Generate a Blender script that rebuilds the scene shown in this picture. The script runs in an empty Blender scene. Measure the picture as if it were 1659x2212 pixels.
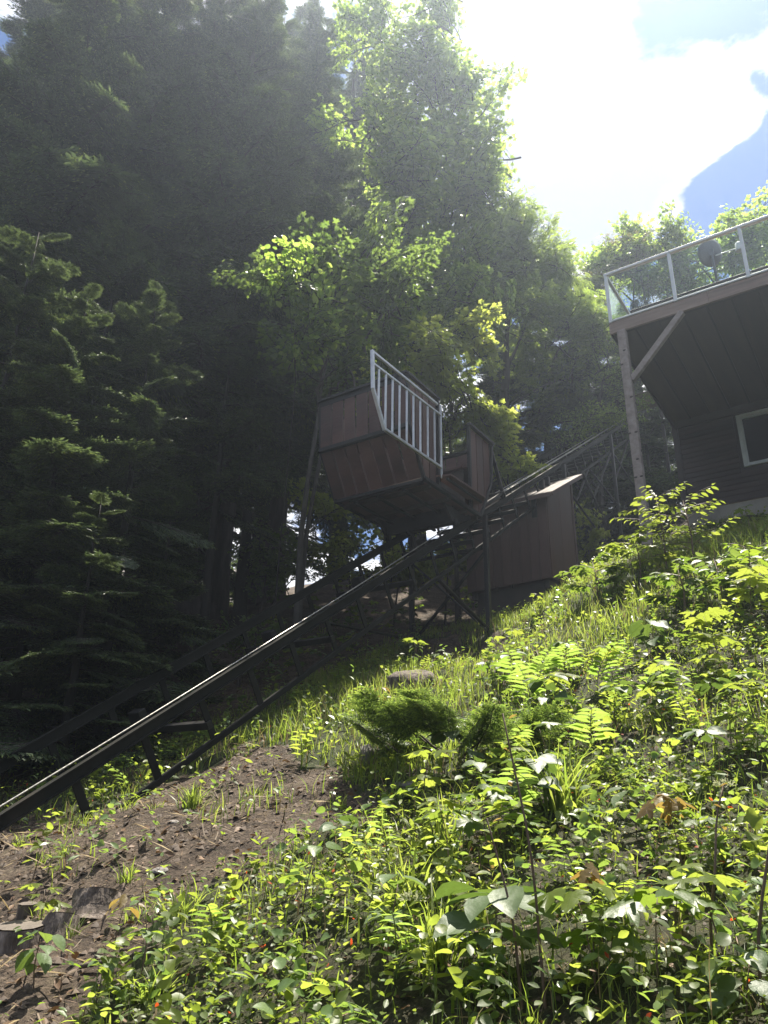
import bpy, math, random
import numpy as np
from mathutils import Matrix, Vector
rng = np.random.default_rng(7)
random.seed(7)
S = bpy.context.scene
COL = S.collection
R = math.radians

# ------------------------------------------------------------------ camera
TH, ROLL = R(21.7), R(0.75)
CAM = np.array([0, 0, 1.6])
_f = np.array([0, math.cos(TH), math.sin(TH)])
_r0 = np.array([1., 0, 0]); _u0 = np.cross(_r0, _f)
_r = math.cos(ROLL)*_r0 + math.sin(ROLL)*_u0
_u = -math.sin(ROLL)*_r0 + math.cos(ROLL)*_u0
cd = bpy.data.cameras.new('camera'); cam = bpy.data.objects.new('camera', cd); COL.objects.link(cam)
cd.sensor_fit = 'VERTICAL'; cd.sensor_height = 24; cd.lens = 24*1671/2212
cd.clip_start = 0.05; cd.clip_end = 1500
M = Matrix.Identity(4)
for i in range(3):
    M[i][0], M[i][1], M[i][2], M[i][3] = _r[i], _u[i], -_f[i], CAM[i]
cam.matrix_world = M
S.camera = cam

# ------------------------------------------------------------------ sky, sun, exposure
SUN_AZ, SUN_EL = R(26), R(68)
sdir = np.array([math.sin(SUN_AZ)*math.cos(SUN_EL), math.cos(SUN_AZ)*math.cos(SUN_EL), math.sin(SUN_EL)])
W_ = bpy.data.worlds.new('World'); S.world = W_; W_.use_nodes = True
nt = W_.node_tree; nt.nodes.clear()
def N(t, tree, **k):
    n = tree.nodes.new(t)
    for a, b in k.items():
        if a.startswith('i_'):
            key = a[2:]
            n.inputs[int(key) if key.isdigit() else key.replace('_', ' ')].default_value = b
        else: setattr(n, a, b)
    return n
def LK(tree, a, b): tree.links.new(a, b)
sky = N('ShaderNodeTexSky', nt, sky_type='NISHITA', sun_disc=False, sun_elevation=SUN_EL, sun_rotation=SUN_AZ,
        altitude=200, air_density=1.0, dust_density=.6, ozone_density=1.5)
tc = N('ShaderNodeTexCoord', nt)
sep = N('ShaderNodeSeparateXYZ', nt); LK(nt, tc.outputs['Generated'], sep.inputs[0])
def math_(tree, op, a, b=None, c=None, clamp=False):
    n = tree.nodes.new('ShaderNodeMath'); n.operation = op; n.use_clamp = clamp
    for i, v in enumerate((a, b, c)):
        if v is None: continue
        if isinstance(v, (int, float)): n.inputs[i].default_value = v
        else: tree.links.new(v, n.inputs[i])
    return n.outputs[0]
# flat cloud deck: direction projected on a plane overhead
zz = math_(nt, 'ADD', math_(nt, 'MAXIMUM', sep.outputs[2], 0.02), 0.12)
cx = N('ShaderNodeCombineXYZ', nt)
LK(nt, math_(nt, 'DIVIDE', sep.outputs[0], zz), cx.inputs[0]); LK(nt, math_(nt, 'DIVIDE', sep.outputs[1], zz), cx.inputs[1])
n1 = N('ShaderNodeTexNoise', nt, i_Scale=4.2, i_Detail=10., i_Roughness=.6, i_Distortion=.3); LK(nt, cx.outputs[0], n1.inputs['Vector'])
n2 = N('ShaderNodeTexNoise', nt, i_Scale=.85, i_Detail=4., i_Roughness=.5); LK(nt, cx.outputs[0], n2.inputs['Vector'])
n2.noise_dimensions = '3D'
acc = math_(nt, 'SUBTRACT', math_(nt, 'MULTIPLY', math_(nt, 'SUBTRACT', n1.outputs[0], .5), 4.6), -.12)
def sdirpx(x, y):
    v = _f*1671 + _r*(x-829.5) + _u*(1106-y); return v/np.linalg.norm(v)
# the big cloud bank and the blue gaps as directions in the sky
for (x, y, rad, amp) in ((1120, 60, 9.5, .9), (1090, 260, 8, .9), (1180, 400, 7, .9), (1290, 300, 6.5, .9), (1400, 330, 5.5, .9), (1500, 270, 4.0, .75), (1580, 262, 2.8, .6),
                         (1060, 520, 5, .6), (1240, 560, 3.2, .8), (1290, 440, 4.5, .7), (1480, 150, 2.6, .62), (1560, 135, 2.2, .55), (1420, 200, 2.2, .45), (1235, 80, 4, .6), (1420, 430, 3.0, .6), (1460, 480, 2.0, .5),
                         (1470, 60, 7, -.75), (1650, 440, 9, -.85), (1560, 560, 7, -.4), (1650, 60, 2.6, .35), (1310, 515, 1.6, -.6), (1225, 655, 2.6, -.6), (1560, 470, 4, -.5),
                         (300, 1150, 16, .55), (100, 760, 10, -.3), (-700, 600, 30, .3), (2600, 500, 30, .3), (800, -2500, 50, .15), (2300, 1500, 40, .3)):  # off-view cloud patches in this row are added to raise ambient light
    d = sdirpx(x, y)
    dp = N('ShaderNodeVectorMath', nt, operation='DOT_PRODUCT'); LK(nt, tc.outputs['Generated'], dp.inputs[0]); dp.inputs[1].default_value = d
    mr = N('ShaderNodeMapRange', nt, interpolation_type='SMOOTHSTEP'); LK(nt, dp.outputs['Value'], mr.inputs[0])
    mr.inputs[1].default_value = math.cos(R(rad)); mr.inputs[2].default_value = math.cos(R(rad*.15)); mr.inputs[3].default_value = 0; mr.inputs[4].default_value = amp
    acc = math_(nt, 'ADD', acc, mr.outputs[0])
cm = N('ShaderNodeMapRange', nt, interpolation_type='SMOOTHSTEP'); LK(nt, acc, cm.inputs[0])
cm.inputs[1].default_value = -.02; cm.inputs[2].default_value = .5
gd = N('ShaderNodeVectorMath', nt, operation='DOT_PRODUCT'); LK(nt, tc.outputs['Generated'], gd.inputs[0]); gd.inputs[1].default_value = sdirpx(1110, 290)
gm = N('ShaderNodeMapRange', nt, interpolation_type='SMOOTHSTEP'); LK(nt, gd.outputs['Value'], gm.inputs[0]); gm.inputs[1].default_value = math.cos(R(13)); gm.inputs[2].default_value = math.cos(R(2)); gm.inputs[3].default_value = 0; gm.inputs[4].default_value = .30
n4 = N('ShaderNodeTexNoise', nt, i_Scale=3.6, i_Detail=8., i_Roughness=.6); LK(nt, cx.outputs[0], n4.inputs['Vector'])
shade = N('ShaderNodeMapRange', nt, interpolation_type='SMOOTHSTEP'); LK(nt, math_(nt, 'ADD', n4.outputs[0], gm.outputs[0]), shade.inputs[0])
shade.inputs[1].default_value = .36; shade.inputs[2].default_value = .74; shade.inputs[3].default_value = 1; shade.inputs[4].default_value = 0
cc = N('ShaderNodeMix', nt, data_type='RGBA'); LK(nt, shade.outputs[0], cc.inputs[0])
cc.inputs[6].default_value = (2.4, 2.6, 3.1, 1); cc.inputs[7].default_value = (8.2, 8.1, 8.1, 1)
skm = N('ShaderNodeMix', nt, data_type='RGBA', blend_type='MULTIPLY'); skm.inputs[0].default_value = 1
LK(nt, sky.outputs[0], skm.inputs[6]); skm.inputs[7].default_value = (.19, .31, .46, 1)
low = N('ShaderNodeMapRange', nt); LK(nt, sep.outputs[2], low.inputs[0]); low.inputs[1].default_value = .0; low.inputs[2].default_value = .08
mx = N('ShaderNodeMix', nt, data_type='RGBA'); LK(nt, math_(nt, 'MULTIPLY', cm.outputs[0], low.outputs[0]), mx.inputs[0]); LK(nt, skm.outputs[2], mx.inputs[6]); LK(nt, cc.outputs[2], mx.inputs[7])
bg = N('ShaderNodeBackground', nt, i_Strength=.06); LK(nt, mx.outputs[2], bg.inputs[0])
wo = N('ShaderNodeOutputWorld', nt); LK(nt, bg.outputs[0], wo.inputs[0])
sl = bpy.data.lights.new('sun', 'SUN'); sl.energy = 3.7; sl.angle = R(.5); sl.color = (1, .93, .80)
so = bpy.data.objects.new('sun', sl); COL.objects.link(so)
so.rotation_euler = Vector(sdir).to_track_quat('Z', 'Y').to_euler(); so.location = (0, 0, 40)
S.view_settings.view_transform = 'Standard'; S.view_settings.look = 'None'
S.view_settings.exposure = 2.1; S.view_settings.gamma = 1; S.view_settings.use_curve_mapping = False
cy = S.cycles
cy.use_denoising = True
try: cy.denoiser = 'OPENIMAGEDENOISE'; cy.denoising_input_passes = 'RGB_ALBEDO_NORMAL'
except Exception: pass
cy.max_bounces = 6; cy.diffuse_bounces = 4; cy.glossy_bounces = 2; cy.transmission_bounces = 4; cy.transparent_max_bounces = 6
cy.sample_clamp_indirect = 4; cy.sample_clamp_direct = 12; cy.caustics_reflective = False; cy.caustics_refractive = False

# ------------------------------------------------------------------ local frame of the lift: u uphill, w across to the left, z up
A_ = R(34)
P0 = np.array([.84296, 10.71798, 7.12156])
U = np.array([math.sin(A_), math.cos(A_), 0]); W = np.array([-math.cos(A_), math.sin(A_), 0]); Z = np.array([0, 0, 1.])
ROT = math.pi/2 - A_
def L(u, w, z): return P0 + U*u + W*w + Z*z
ROOTM = Matrix.Translation(Vector(P0)) @ Matrix.Rotation(ROT, 4, 'Z')
def survey(x, y, d):
    """world point seen at photo position (x, y) of a 1659 x 2212 picture, d metres in front of the camera"""
    return CAM + (_f*1671 + _r*(x-829.5) + _u*(1106-y))*d/1671
def project(P):
    q = np.asarray(P) - CAM; d = q @ _f; d = np.where(d < .05, .05, d)
    return 829.5 + 1671*(q @ _r)/d, 1106 - 1671*(q @ _u)/d

# ------------------------------------------------------------------ noise
_H = np.random.default_rng(3).random(65536)
def vnoise(x, y, s=0):
    x = np.asarray(x, float); y = np.asarray(y, float)
    xi = np.floor(x).astype(np.int64); yi = np.floor(y).astype(np.int64); fx = x-xi; fy = y-yi
    fx = fx*fx*(3-2*fx); fy = fy*fy*(3-2*fy)
    h = lambda a, b: _H[(a*7919 + b*104729 + s*1299) & 65535]
    return (h(xi, yi)*(1-fx)+h(xi+1, yi)*fx)*(1-fy) + (h(xi, yi+1)*(1-fx)+h(xi+1, yi+1)*fx)*fy
def fbm(x, y, s=0, o=4):
    t = 0; a = .5
    for i in range(o):
        t = t + a*vnoise(x*2**i, y*2**i, s+i); a *= .5
    return t
def sst(x, a, b):
    t = np.clip((x-a)/(b-a), 0, 1); return t*t*(3-2*t)

# ------------------------------------------------------------------ terrain
_gu = np.array([-200, -60, -20, -9.36, -5.2, 1.6, 4.0, 6.9, 9.44, 14, 20, 40, 120, 300])
_gz = np.array([-24, -20, -11.3, -7.12, -5.52, -2.68, -2.02, -.74, .75, 3.2, 5.6, 9, 16, 25])
def height(x, y):
    x = np.asarray(x, float); y = np.asarray(y, float)
    q0 = x-P0[0]; q1 = y-P0[1]
    u = q0*U[0]+q1*U[1]; w = q0*W[0]+q1*W[1]
    g = 0
    for k in (-1.2, -.4, .4, 1.2): g = g + np.interp(u+k, _gu, _gz)/4
    right = sst(-w, .1, 2.2)*sst(u, -3.5, 2.6)*(1-sst(u, 9, 16))*.95
    left = sst(w, 2, 6.5)*sst(u, -9, -1)*(1-sst(u, 5, 14))*1.15
    bank = -sst(u, 1.55, 1.05)*.32*sst(u, -2.2, .9)*sst(-w, -.9, -.2)*(1-sst(-w, 1.3, 2.1)) if True else 0
    z = g + right + left + bank
    amp = 1-sst(np.hypot(x, y-6), 20, 60)*.5
    z = z + (fbm(x*.55, y*.55, 1, 3)-.44)*.45*amp + (fbm(x*2.6, y*2.6, 5, 3)-.44)*.12 + (fbm(x*11, y*11, 9, 2)-.37)*.035
    # keep the camera spot at eye height
    return z + P0[2]
_off = 0.0
def gz(x, y): return float(height(x, y))
def ground_hit(px, py, start=1.2):
    v = _f*1671 + _r*(px-829.5) + _u*(1106-py); v = v/np.linalg.norm(v)
    s = np.arange(start, 60, .03); P = CAM + s[:, None]*v
    below = P[:, 2] < height(P[:, 0], P[:, 1])
    i = int(np.argmax(below)) if below.any() else len(s)-1
    return P[i]

# ------------------------------------------------------------------ mesh helpers
def tri_mesh(name, V, F, mats, mi=None, smooth=False, uv=None):
    me = bpy.data.meshes.new(name)
    V = np.asarray(V, np.float32); F = np.asarray(F, np.int32)
    k = F.shape[1]
    me.vertices.add(len(V)); me.vertices.foreach_set('co', V.ravel())
    me.loops.add(F.size); me.loops.foreach_set('vertex_index', F.ravel())
    me.polygons.add(len(F)); me.polygons.foreach_set('loop_start', np.arange(0, F.size, k, dtype=np.int32))
    for m in mats: me.materials.append(m)
    if mi is not None: me.polygons.foreach_set('material_index', np.asarray(mi, np.int32))
    if smooth: me.polygons.foreach_set('use_smooth', np.ones(len(F), bool))
    me.update(calc_edges=True)
    return me
def py_mesh(name, V, F, mat, smooth=False):
    me = bpy.data.meshes.new(name); me.from_pydata([tuple(v) for v in V], [], F)
    for m in (mat if isinstance(mat, (list, tuple)) else [mat]): me.materials.append(m)
    if smooth: me.polygons.foreach_set('use_smooth', [True]*len(me.polygons))
    me.update(); return me
def tag(o, label=None, cat=None, group=None, kind=None):
    if label: o['label'] = label
    if cat: o['category'] = cat
    if group: o['group'] = group
    if kind: o['kind'] = kind
    return o
def root(name, label, cat, M=None, group=None):
    o = bpy.data.objects.new(name, None); COL.objects.link(o); o.empty_display_size = .2
    if M is not None: o.matrix_world = M
    return tag(o, label, cat, group)
def put(name, me, parent=None, M=None):
    o = bpy.data.objects.new(name, me); COL.objects.link(o)
    if parent is not None: o.parent = parent
    if M is not None: o.matrix_local = M
    return o
_bc = {}
def boxmesh(sx, sy, sz, mat, b=.004):
    key = (round(sx, 3), round(sy, 3), round(sz, 3), mat.name, b)
    if key in _bc: return _bc[key]
    b = min(b, sx*.2, sy*.2, sz*.2)
    V = []; X = (sx/2, sy/2, sz/2)
    idx = {}
    for sxn in (-1, 1):
        for syn in (-1, 1):
            for szn in (-1, 1):
                s = (sxn, syn, szn)
                for ax in range(3):
                    p = [s[i]*(X[i] - (0 if i == ax else b)) for i in range(3)]
                    idx[(s, ax)] = len(V); V.append(p)
    F = []
    for ax in range(3):
        o = [i for i in range(3) if i != ax]
        for sg in (-1, 1):
            c = []
            for a, bb in ((-1, -1), (1, -1), (1, 1), (-1, 1)):
                s = [0]*3; s[ax] = sg; s[o[0]] = a; s[o[1]] = bb; c.append(idx[(tuple(s), ax)])
            if (sg > 0) == (ax == 1): c.reverse()
            F.append(c)
    for ax in range(3):  # edges along ax
        o = [i for i in range(3) if i != ax]
        for a in (-1, 1):
            for bb in (-1, 1):
                s0 = [0]*3; s0[ax] = -1; s0[o[0]] = a; s0[o[1]] = bb
                s1 = list(s0); s1[ax] = 1
                F.append([idx[(tuple(s0), o[0])], idx[(tuple(s1), o[0])], idx[(tuple(s1), o[1])], idx[(tuple(s0), o[1])]])
    for sxn in (-1, 1):
        for syn in (-1, 1):
            for szn in (-1, 1):
                s = (sxn, syn, szn); F.append([idx[(s, 0)], idx[(s, 1)], idx[(s, 2)]])
    me = py_mesh('box', V, F, mat)
    import bmesh
    bm = bmesh.new(); bm.from_mesh(me); bmesh.ops.recalc_face_normals(bm, faces=bm.faces); bm.to_mesh(me); bm.free()
    _bc[key] = me; return me
def box(name, mat, c, s, parent=None, rot=None, b=.004):
    M = Matrix.Translation(Vector(c))
    if rot is not None: M = M @ rot.to_4x4()
    return put(name, boxmesh(*s, mat, b), parent, M)
def beam(name, mat, a, b_, w, h, parent=None, up=(0, 0, 1), bev=.004):
    """bar from a to b_: width w sideways, height h along up"""
    a = Vector(a); b_ = Vector(b_); x = (b_-a); ln = x.length; x.normalize(); up = Vector(up)
    y = up.cross(x); y.normalize(); z = x.cross(y)
    Mx = Matrix((x, y, z)).transposed().to_4x4(); Mx.translation = (a+b_)/2
    return put(name, boxmesh(ln, w, h, mat, bev), parent, Mx)
def prism(name, mat, pts, axis, t0, t1, parent=None, M=None):
    """polygon pts (2-D) pushed along axis ('y': pts are x,z)"""
    n = len(pts)
    def p3(p, t): return (p[0], t, p[1]) if axis == 'y' else ((t, p[0], p[1]) if axis == 'x' else (p[0], p[1], t))
    V = [p3(p, t0) for p in pts] + [p3(p, t1) for p in pts]
    F = [list(range(n)), list(range(2*n-1, n-1, -1))] + [[i, i+n, (i+1) % n+n, (i+1) % n] for i in range(n)]
    me = py_mesh(name, V, F, mat)
    import bmesh
    bm = bmesh.new(); bm.from_mesh(me); bmesh.ops.recalc_face_normals(bm, faces=bm.faces); bm.to_mesh(me); bm.free()
    return put(name, me, parent, M)
def tube_arrays(pts, rad, n=6, jit=0):
    pts = np.asarray(pts, float); rad = np.broadcast_to(rad, (len(pts),)) if np.ndim(rad) < 1 else np.asarray(rad)
    T = np.gradient(pts, axis=0); T /= np.linalg.norm(T, axis=1)[:, None]+1e-9
    ref = np.array([0, 0, 1.]) if abs(T[0][2]) < .9 else np.array([1., 0, 0])
    V = []
    ang = np.arange(n)*2*math.pi/n
    for p, t, r in zip(pts, T, rad):
        x = np.cross(ref, t); x /= np.linalg.norm(x)+1e-9; y = np.cross(t, x)
        rr = r*(1+jit*(rng.random(n)-.5)) if jit else r
        V.append(p + (np.cos(ang)*rr)[:, None]*x + (np.sin(ang)*rr)[:, None]*y)
    V = np.concatenate(V); F = []
    m = len(pts)
    i = np.arange(n); j = (i+1) % n
    for k in range(m-1):
        a = k*n+i; b = k*n+j; c = (k+1)*n+j; d = (k+1)*n+i
        F.append(np.stack([a, b, c], 1)); F.append(np.stack([a, c, d], 1))
    # end cap
    F.append(np.stack([np.full(n-2, (m-1)*n), (m-1)*n+np.arange(1, n-1), (m-1)*n+np.arange(2, n)], 1))
    return V, np.concatenate(F)
class Bag:
    """collects triangles of several materials into one mesh"""
    def __init__(s): s.V = []; s.F = []; s.M = []; s.n = 0
    def add(s, V, F, m=0):
        s.V.append(np.asarray(V, float)); s.F.append(np.asarray(F)+s.n); s.M.append(np.full(len(F), m)); s.n += len(V)
    def tube(s, pts, rad, n=5, m=0, jit=0): s.add(*tube_arrays(pts, rad, n, jit), m)
    def leaves(s, LV, LF, pos, fwd, nrm, scale, m=0):
        """copies of leaf (LV, LF) at pos, +y along fwd, +z along nrm"""
        if len(pos) == 0: return
        fwd = fwd/(np.linalg.norm(fwd, axis=1)[:, None]+1e-9)
        x = np.cross(fwd, nrm); x /= np.linalg.norm(x, axis=1)[:, None]+1e-9
        z = np.cross(x, fwd)
        sc = np.broadcast_to(scale, (len(pos),))
        V = pos[:, None, :] + sc[:, None, None]*(LV[None, :, 0:1]*x[:, None, :] + LV[None, :, 1:2]*fwd[:, None, :] + LV[None, :, 2:3]*z[:, None, :])
        F = LF[None] + (np.arange(len(pos))*len(LV))[:, None, None]
        mm = np.broadcast_to(m, (len(pos),))
        s.V.append(V.reshape(-1, 3)); s.F.append(F.reshape(-1, 3)+s.n); s.M.append(np.repeat(mm, len(LF))); s.n += V.shape[0]*V.shape[1]
    def mesh(s, name, mats, smooth=False):
        return tri_mesh(name, np.concatenate(s.V), np.concatenate(s.F), mats, np.concatenate(s.M), smooth)

# ------------------------------------------------------------------ materials
def new_mat(name):
    m = bpy.data.materials.new(name); m.use_nodes = True; m.node_tree.nodes.clear(); return m, m.node_tree
def out(t, sh, disp=None):
    o = N('ShaderNodeOutputMaterial', t); LK(t, sh, o.inputs[0])
def ramp(t, fac, stops):
    r = N('ShaderNodeValToRGB', t); e = r.color_ramp.elements
    while len(e) < len(stops): e.new(.5)
    for i, (p, c) in enumerate(stops): e[i].position = p; e[i].color = (*c, 1)
    LK(t, fac, r.inputs[0]); return r.outputs[0]
def solid(name, stops, scale=(3, 3, 3), rough=.7, bump=.15, metallic=0, detail=5, bscale=None, spec=.5, isl=0.0, coords='Object'):
    m, t = new_mat(name)
    c = N('ShaderNodeTexCoord', t); mp = N('ShaderNodeMapping', t); LK(t, c.outputs[coords], mp.inputs[0]); mp.inputs['Scale'].default_value = scale
    oi = N('ShaderNodeObjectInfo', t)
    ad = N('ShaderNodeVectorMath', t, operation='ADD'); LK(t, mp.outputs[0], ad.inputs[0])
    sc = N('ShaderNodeVectorMath', t, operation='SCALE'); sc.inputs[0].default_value = (17, 31, 53); LK(t, oi.outputs['Random'], sc.inputs['Scale']); LK(t, sc.outputs[0], ad.inputs[1])
    n = N('ShaderNodeTexNoise', t, i_Scale=1., i_Detail=float(detail), i_Roughness=.62); LK(t, ad.outputs[0], n.inputs['Vector'])
    fac = n.outputs[0]
    if isl: fac = math_(t, 'ADD', fac, math_(t, 'MULTIPLY', math_(t, 'SUBTRACT', oi.outputs['Random'], .5), isl), clamp=True)
    col = ramp(t, fac, stops)
    p = N('ShaderNodeBsdfPrincipled', t, i_Roughness=rough, i_Metallic=metallic); LK(t, col, p.inputs['Base Color'])
    p.inputs['Specular IOR Level'].default_value = spec
    rr = math_(t, 'ADD', math_(t, 'MULTIPLY', math_(t, 'SUBTRACT', n.outputs[0], .5), .5), rough, clamp=True); LK(t, rr, p.inputs['Roughness'])
    if bump:
        n3 = N('ShaderNodeTexNoise', t, i_Scale=float(bscale or 4), i_Detail=6.); LK(t, ad.outputs[0], n3.inputs['Vector'])
        b = N('ShaderNodeBump', t, i_Strength=bump, i_Distance=.02); LK(t, n3.outputs[0], b.inputs['Height']); LK(t, b.outputs[0], p.inputs['Normal'])
    out(t, p.outputs[0]); return m
def leafmat(name, cols, trans, rough=.42, tmix=.5, spec=.4, veins=0):
    """two-sided leaf: glossy top colour plus light coming through; every leaf its own tint"""
    m, t = new_mat(name)
    g = N('ShaderNodeNewGeometry', t); oi = N('ShaderNodeObjectInfo', t)
    a = math_(t, 'FRACT', math_(t, 'ADD', g.outputs['Random Per Island'], oi.outputs['Random']))
    c = N('ShaderNodeTexCoord', t)
    nz = N('ShaderNodeTexNoise', t, i_Scale=.9, i_Detail=2.); LK(t, g.outputs['Position'], nz.inputs['Vector'])
    fac = math_(t, 'ADD', math_(t, 'MULTIPLY', a, .6), math_(t, 'MULTIPLY', math_(t, 'SUBTRACT', nz.outputs[0], .3), .9), clamp=True)
    n = len(cols)
    cb = ramp(t, fac, [(i/(n-1), cc_) for i, cc_ in enumerate(cols)])
    ct = ramp(t, fac, [(i/(len(trans)-1), cc_) for i, cc_ in enumerate(trans)])
    p = N('ShaderNodeBsdfPrincipled', t, i_Roughness=rough); LK(t, cb, p.inputs['Base Color']); p.inputs['Specular IOR Level'].default_value = spec
    tr = N('ShaderNodeBsdfTranslucent', t)
    if veins:   # midrib and side veins drawn in the leaf's own coordinates
        sx = N('ShaderNodeSeparateXYZ', t); LK(t, c.outputs['Object'], sx.inputs[0])
        ax = math_(t, 'ABSOLUTE', sx.outputs[0])
        ph = math_(t, 'FRACT', math_(t, 'MULTIPLY', math_(t, 'SUBTRACT', sx.outputs[1], math_(t, 'MULTIPLY', ax, .9)), 9.))
        side = math_(t, 'MULTIPLY', math_(t, 'LESS_THAN', ph, .10), .45); mid = math_(t, 'LESS_THAN', ax, .013)
        vn = math_(t, 'MAXIMUM', side, mid)
        nl = N('ShaderNodeTexNoise', t, i_Scale=3.5, i_Detail=3.); LK(t, c.outputs['Object'], nl.inputs['Vector'])
        k1 = N('ShaderNodeMix', t, data_type='RGBA', blend_type='MULTIPLY'); LK(t, math_(t, 'MULTIPLY', vn, .55), k1.inputs[0]); LK(t, ct, k1.inputs[6]); k1.inputs[7].default_value = (.45, .5, .4, 1)
        k2 = N('ShaderNodeMix', t, data_type='RGBA', blend_type='MULTIPLY'); LK(t, nl.outputs[0], k2.inputs[0]); LK(t, k1.outputs[2], k2.inputs[6]); k2.inputs[7].default_value = (.72, .66, .6, 1)
        LK(t, k2.outputs[2], tr.inputs[0])
        bu = N('ShaderNodeBump', t, i_Strength=.10, i_Distance=.05)
        LK(t, nl.outputs[0], bu.inputs['Height']); LK(t, bu.outputs[0], p.inputs['Normal'])
    else: LK(t, ct, tr.inputs[0])
    mx_ = N('ShaderNodeMixShader', t); mx_.inputs[0].default_value = tmix; LK(t, p.outputs[0], mx_.inputs[1]); LK(t, tr.outputs[0], mx_.inputs[2])
    out(t, mx_.outputs[0]); return m

M_board = solid('brown_stained_board', [(.25, (.042, .020, .016)), (.5, (.080, .038, .030)), (.75, (.13, .068, .052))], (2.2, 2.2, .7), .62, .25, bscale=14, isl=.25)
M_shed = solid('shed_board', [(.2, (.045, .023, .018)), (.5, (.080, .042, .032)), (.66, (.105, .058, .044)), (.82, (.20, .125, .095))], (1.2, 1.2, .35), .6, .2, bscale=18, isl=.12)
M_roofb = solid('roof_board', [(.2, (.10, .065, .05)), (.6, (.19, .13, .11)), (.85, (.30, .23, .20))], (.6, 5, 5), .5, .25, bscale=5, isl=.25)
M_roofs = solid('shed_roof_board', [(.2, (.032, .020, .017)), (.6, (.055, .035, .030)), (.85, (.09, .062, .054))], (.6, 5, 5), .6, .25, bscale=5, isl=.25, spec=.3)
M_steel = solid('black_painted_steel', [(.3, (.008, .008, .008)), (.6, (.016, .015, .015)), (.85, (.04, .028, .022))], (2, 2, 2), .5, .12, bscale=12, spec=.3)
M_steelg = solid('weathered_green_black_steel', [(.3, (.008, .0085, .007)), (.6, (.017, .017, .014)), (.85, (.038, .031, .024))], (1.5, 3, 3), .7, .2, bscale=10, spec=.12)
M_galv = solid('galvanised_metal', [(.3, (.42, .44, .47)), (.6, (.58, .60, .63)), (.85, (.7, .72, .75))], (6, 6, 6), .38, .05, metallic=.35)
M_cable = solid('wire_rope', [(.3, (.25, .24, .22)), (.8, (.5, .48, .42))], (40, 40, 40), .35, .0, metallic=.6)
M_post = solid('weathered_post', [(.2, (.15, .12, .105)), (.5, (.27, .225, .20)), (.8, (.38, .33, .30))], (9, 9, .8), .7, .35, bscale=6)
M_knot = solid('wood_knot', [(.3, (.035, .025, .02)), (.8, (.08, .055, .045))], (20, 20, 20), .6, .2)
M_fascia = solid('cedar_fascia', [(.2, (.13, .09, .07)), (.5, (.23, .165, .13)), (.8, (.34, .26, .21))], (12, .9, 12), .65, .25, bscale=5, isl=.2)
M_joist = solid('dark_joist', [(.3, (.035, .028, .024)), (.8, (.07, .055, .045))], (3, 3, 3), .7, .2)
M_deck = solid('deck_underside', [(.3, (.055, .045, .038)), (.6, (.085, .068, .055)), (.85, (.12, .095, .075))], (.5, 4, 4), .75, .2, isl=.3)
M_siding = solid('dark_brown_siding', [(.3, (.035, .022, .018)), (.6, (.055, .035, .028)), (.85, (.075, .05, .04))], (4, .6, 4), .5, .15, isl=.2)
M_found = solid('concrete', [(.25, (.22, .20, .165)), (.5, (.33, .30, .25)), (.8, (.42, .39, .33))], (1.6, 1.6, 1.6), .85, .3, bscale=8, detail=8)
M_white = solid('white_vinyl', [(.3, (.55, .56, .52)), (.8, (.75, .76, .72))], (4, 4, 4), .4, .03)
M_alu = solid('pale_aluminium', [(.3, (.52, .55, .55)), (.8, (.66, .69, .69))], (5, 5, 5), .42, .02, metallic=.2)
M_dish = solid('grey_dish', [(.3, (.10, .105, .12)), (.8, (.17, .175, .19))], (5, 5, 5), .45, .02)
M_rock = solid('mossy_rock', [(.25, (.07, .062, .055)), (.5, (.16, .145, .13)), (.7, (.24, .22, .20)), (.9, (.08, .10, .04))], (4, 4, 4), .85, .5, bscale=5, detail=9)
M_bark = solid('hemlock_bark', [(.25, (.018, .014, .012)), (.5, (.045, .035, .030)), (.8, (.095, .078, .068))], (9, 9, 1.6), .9, 1.0, bscale=2.2, detail=8)
M_barkg = solid('grey_smooth_bark', [(.25, (.04, .035, .031)), (.5, (.085, .075, .066)), (.8, (.16, .145, .125))], (7, 7, 3), .85, .6, bscale=3, detail=8)
M_twig = solid('twig', [(.3, (.04, .03, .022)), (.8, (.10, .078, .058))], (20, 20, 20), .8, 0)
M_stump = solid('cut_wood', [(.25, (.045, .036, .028)), (.5, (.095, .076, .060)), (.8, (.17, .14, .115))], (3, 3, 12), .8, .5, bscale=6, detail=8)
M_shingle = solid('grey_shingle', [(.3, (.07, .062, .062)), (.6, (.13, .115, .118)), (.85, (.19, .17, .175))], (5, 5, 5), .8, .2, isl=.45)
M_stem = solid('red_brown_stem', [(.3, (.06, .035, .022)), (.8, (.13, .085, .05))], (20, 20, 20), .6, 0)
M_gstem = solid('green_stem', [(.3, (.06, .10, .02)), (.8, (.13, .17, .04))], (20, 20, 20), .5, 0)

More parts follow.
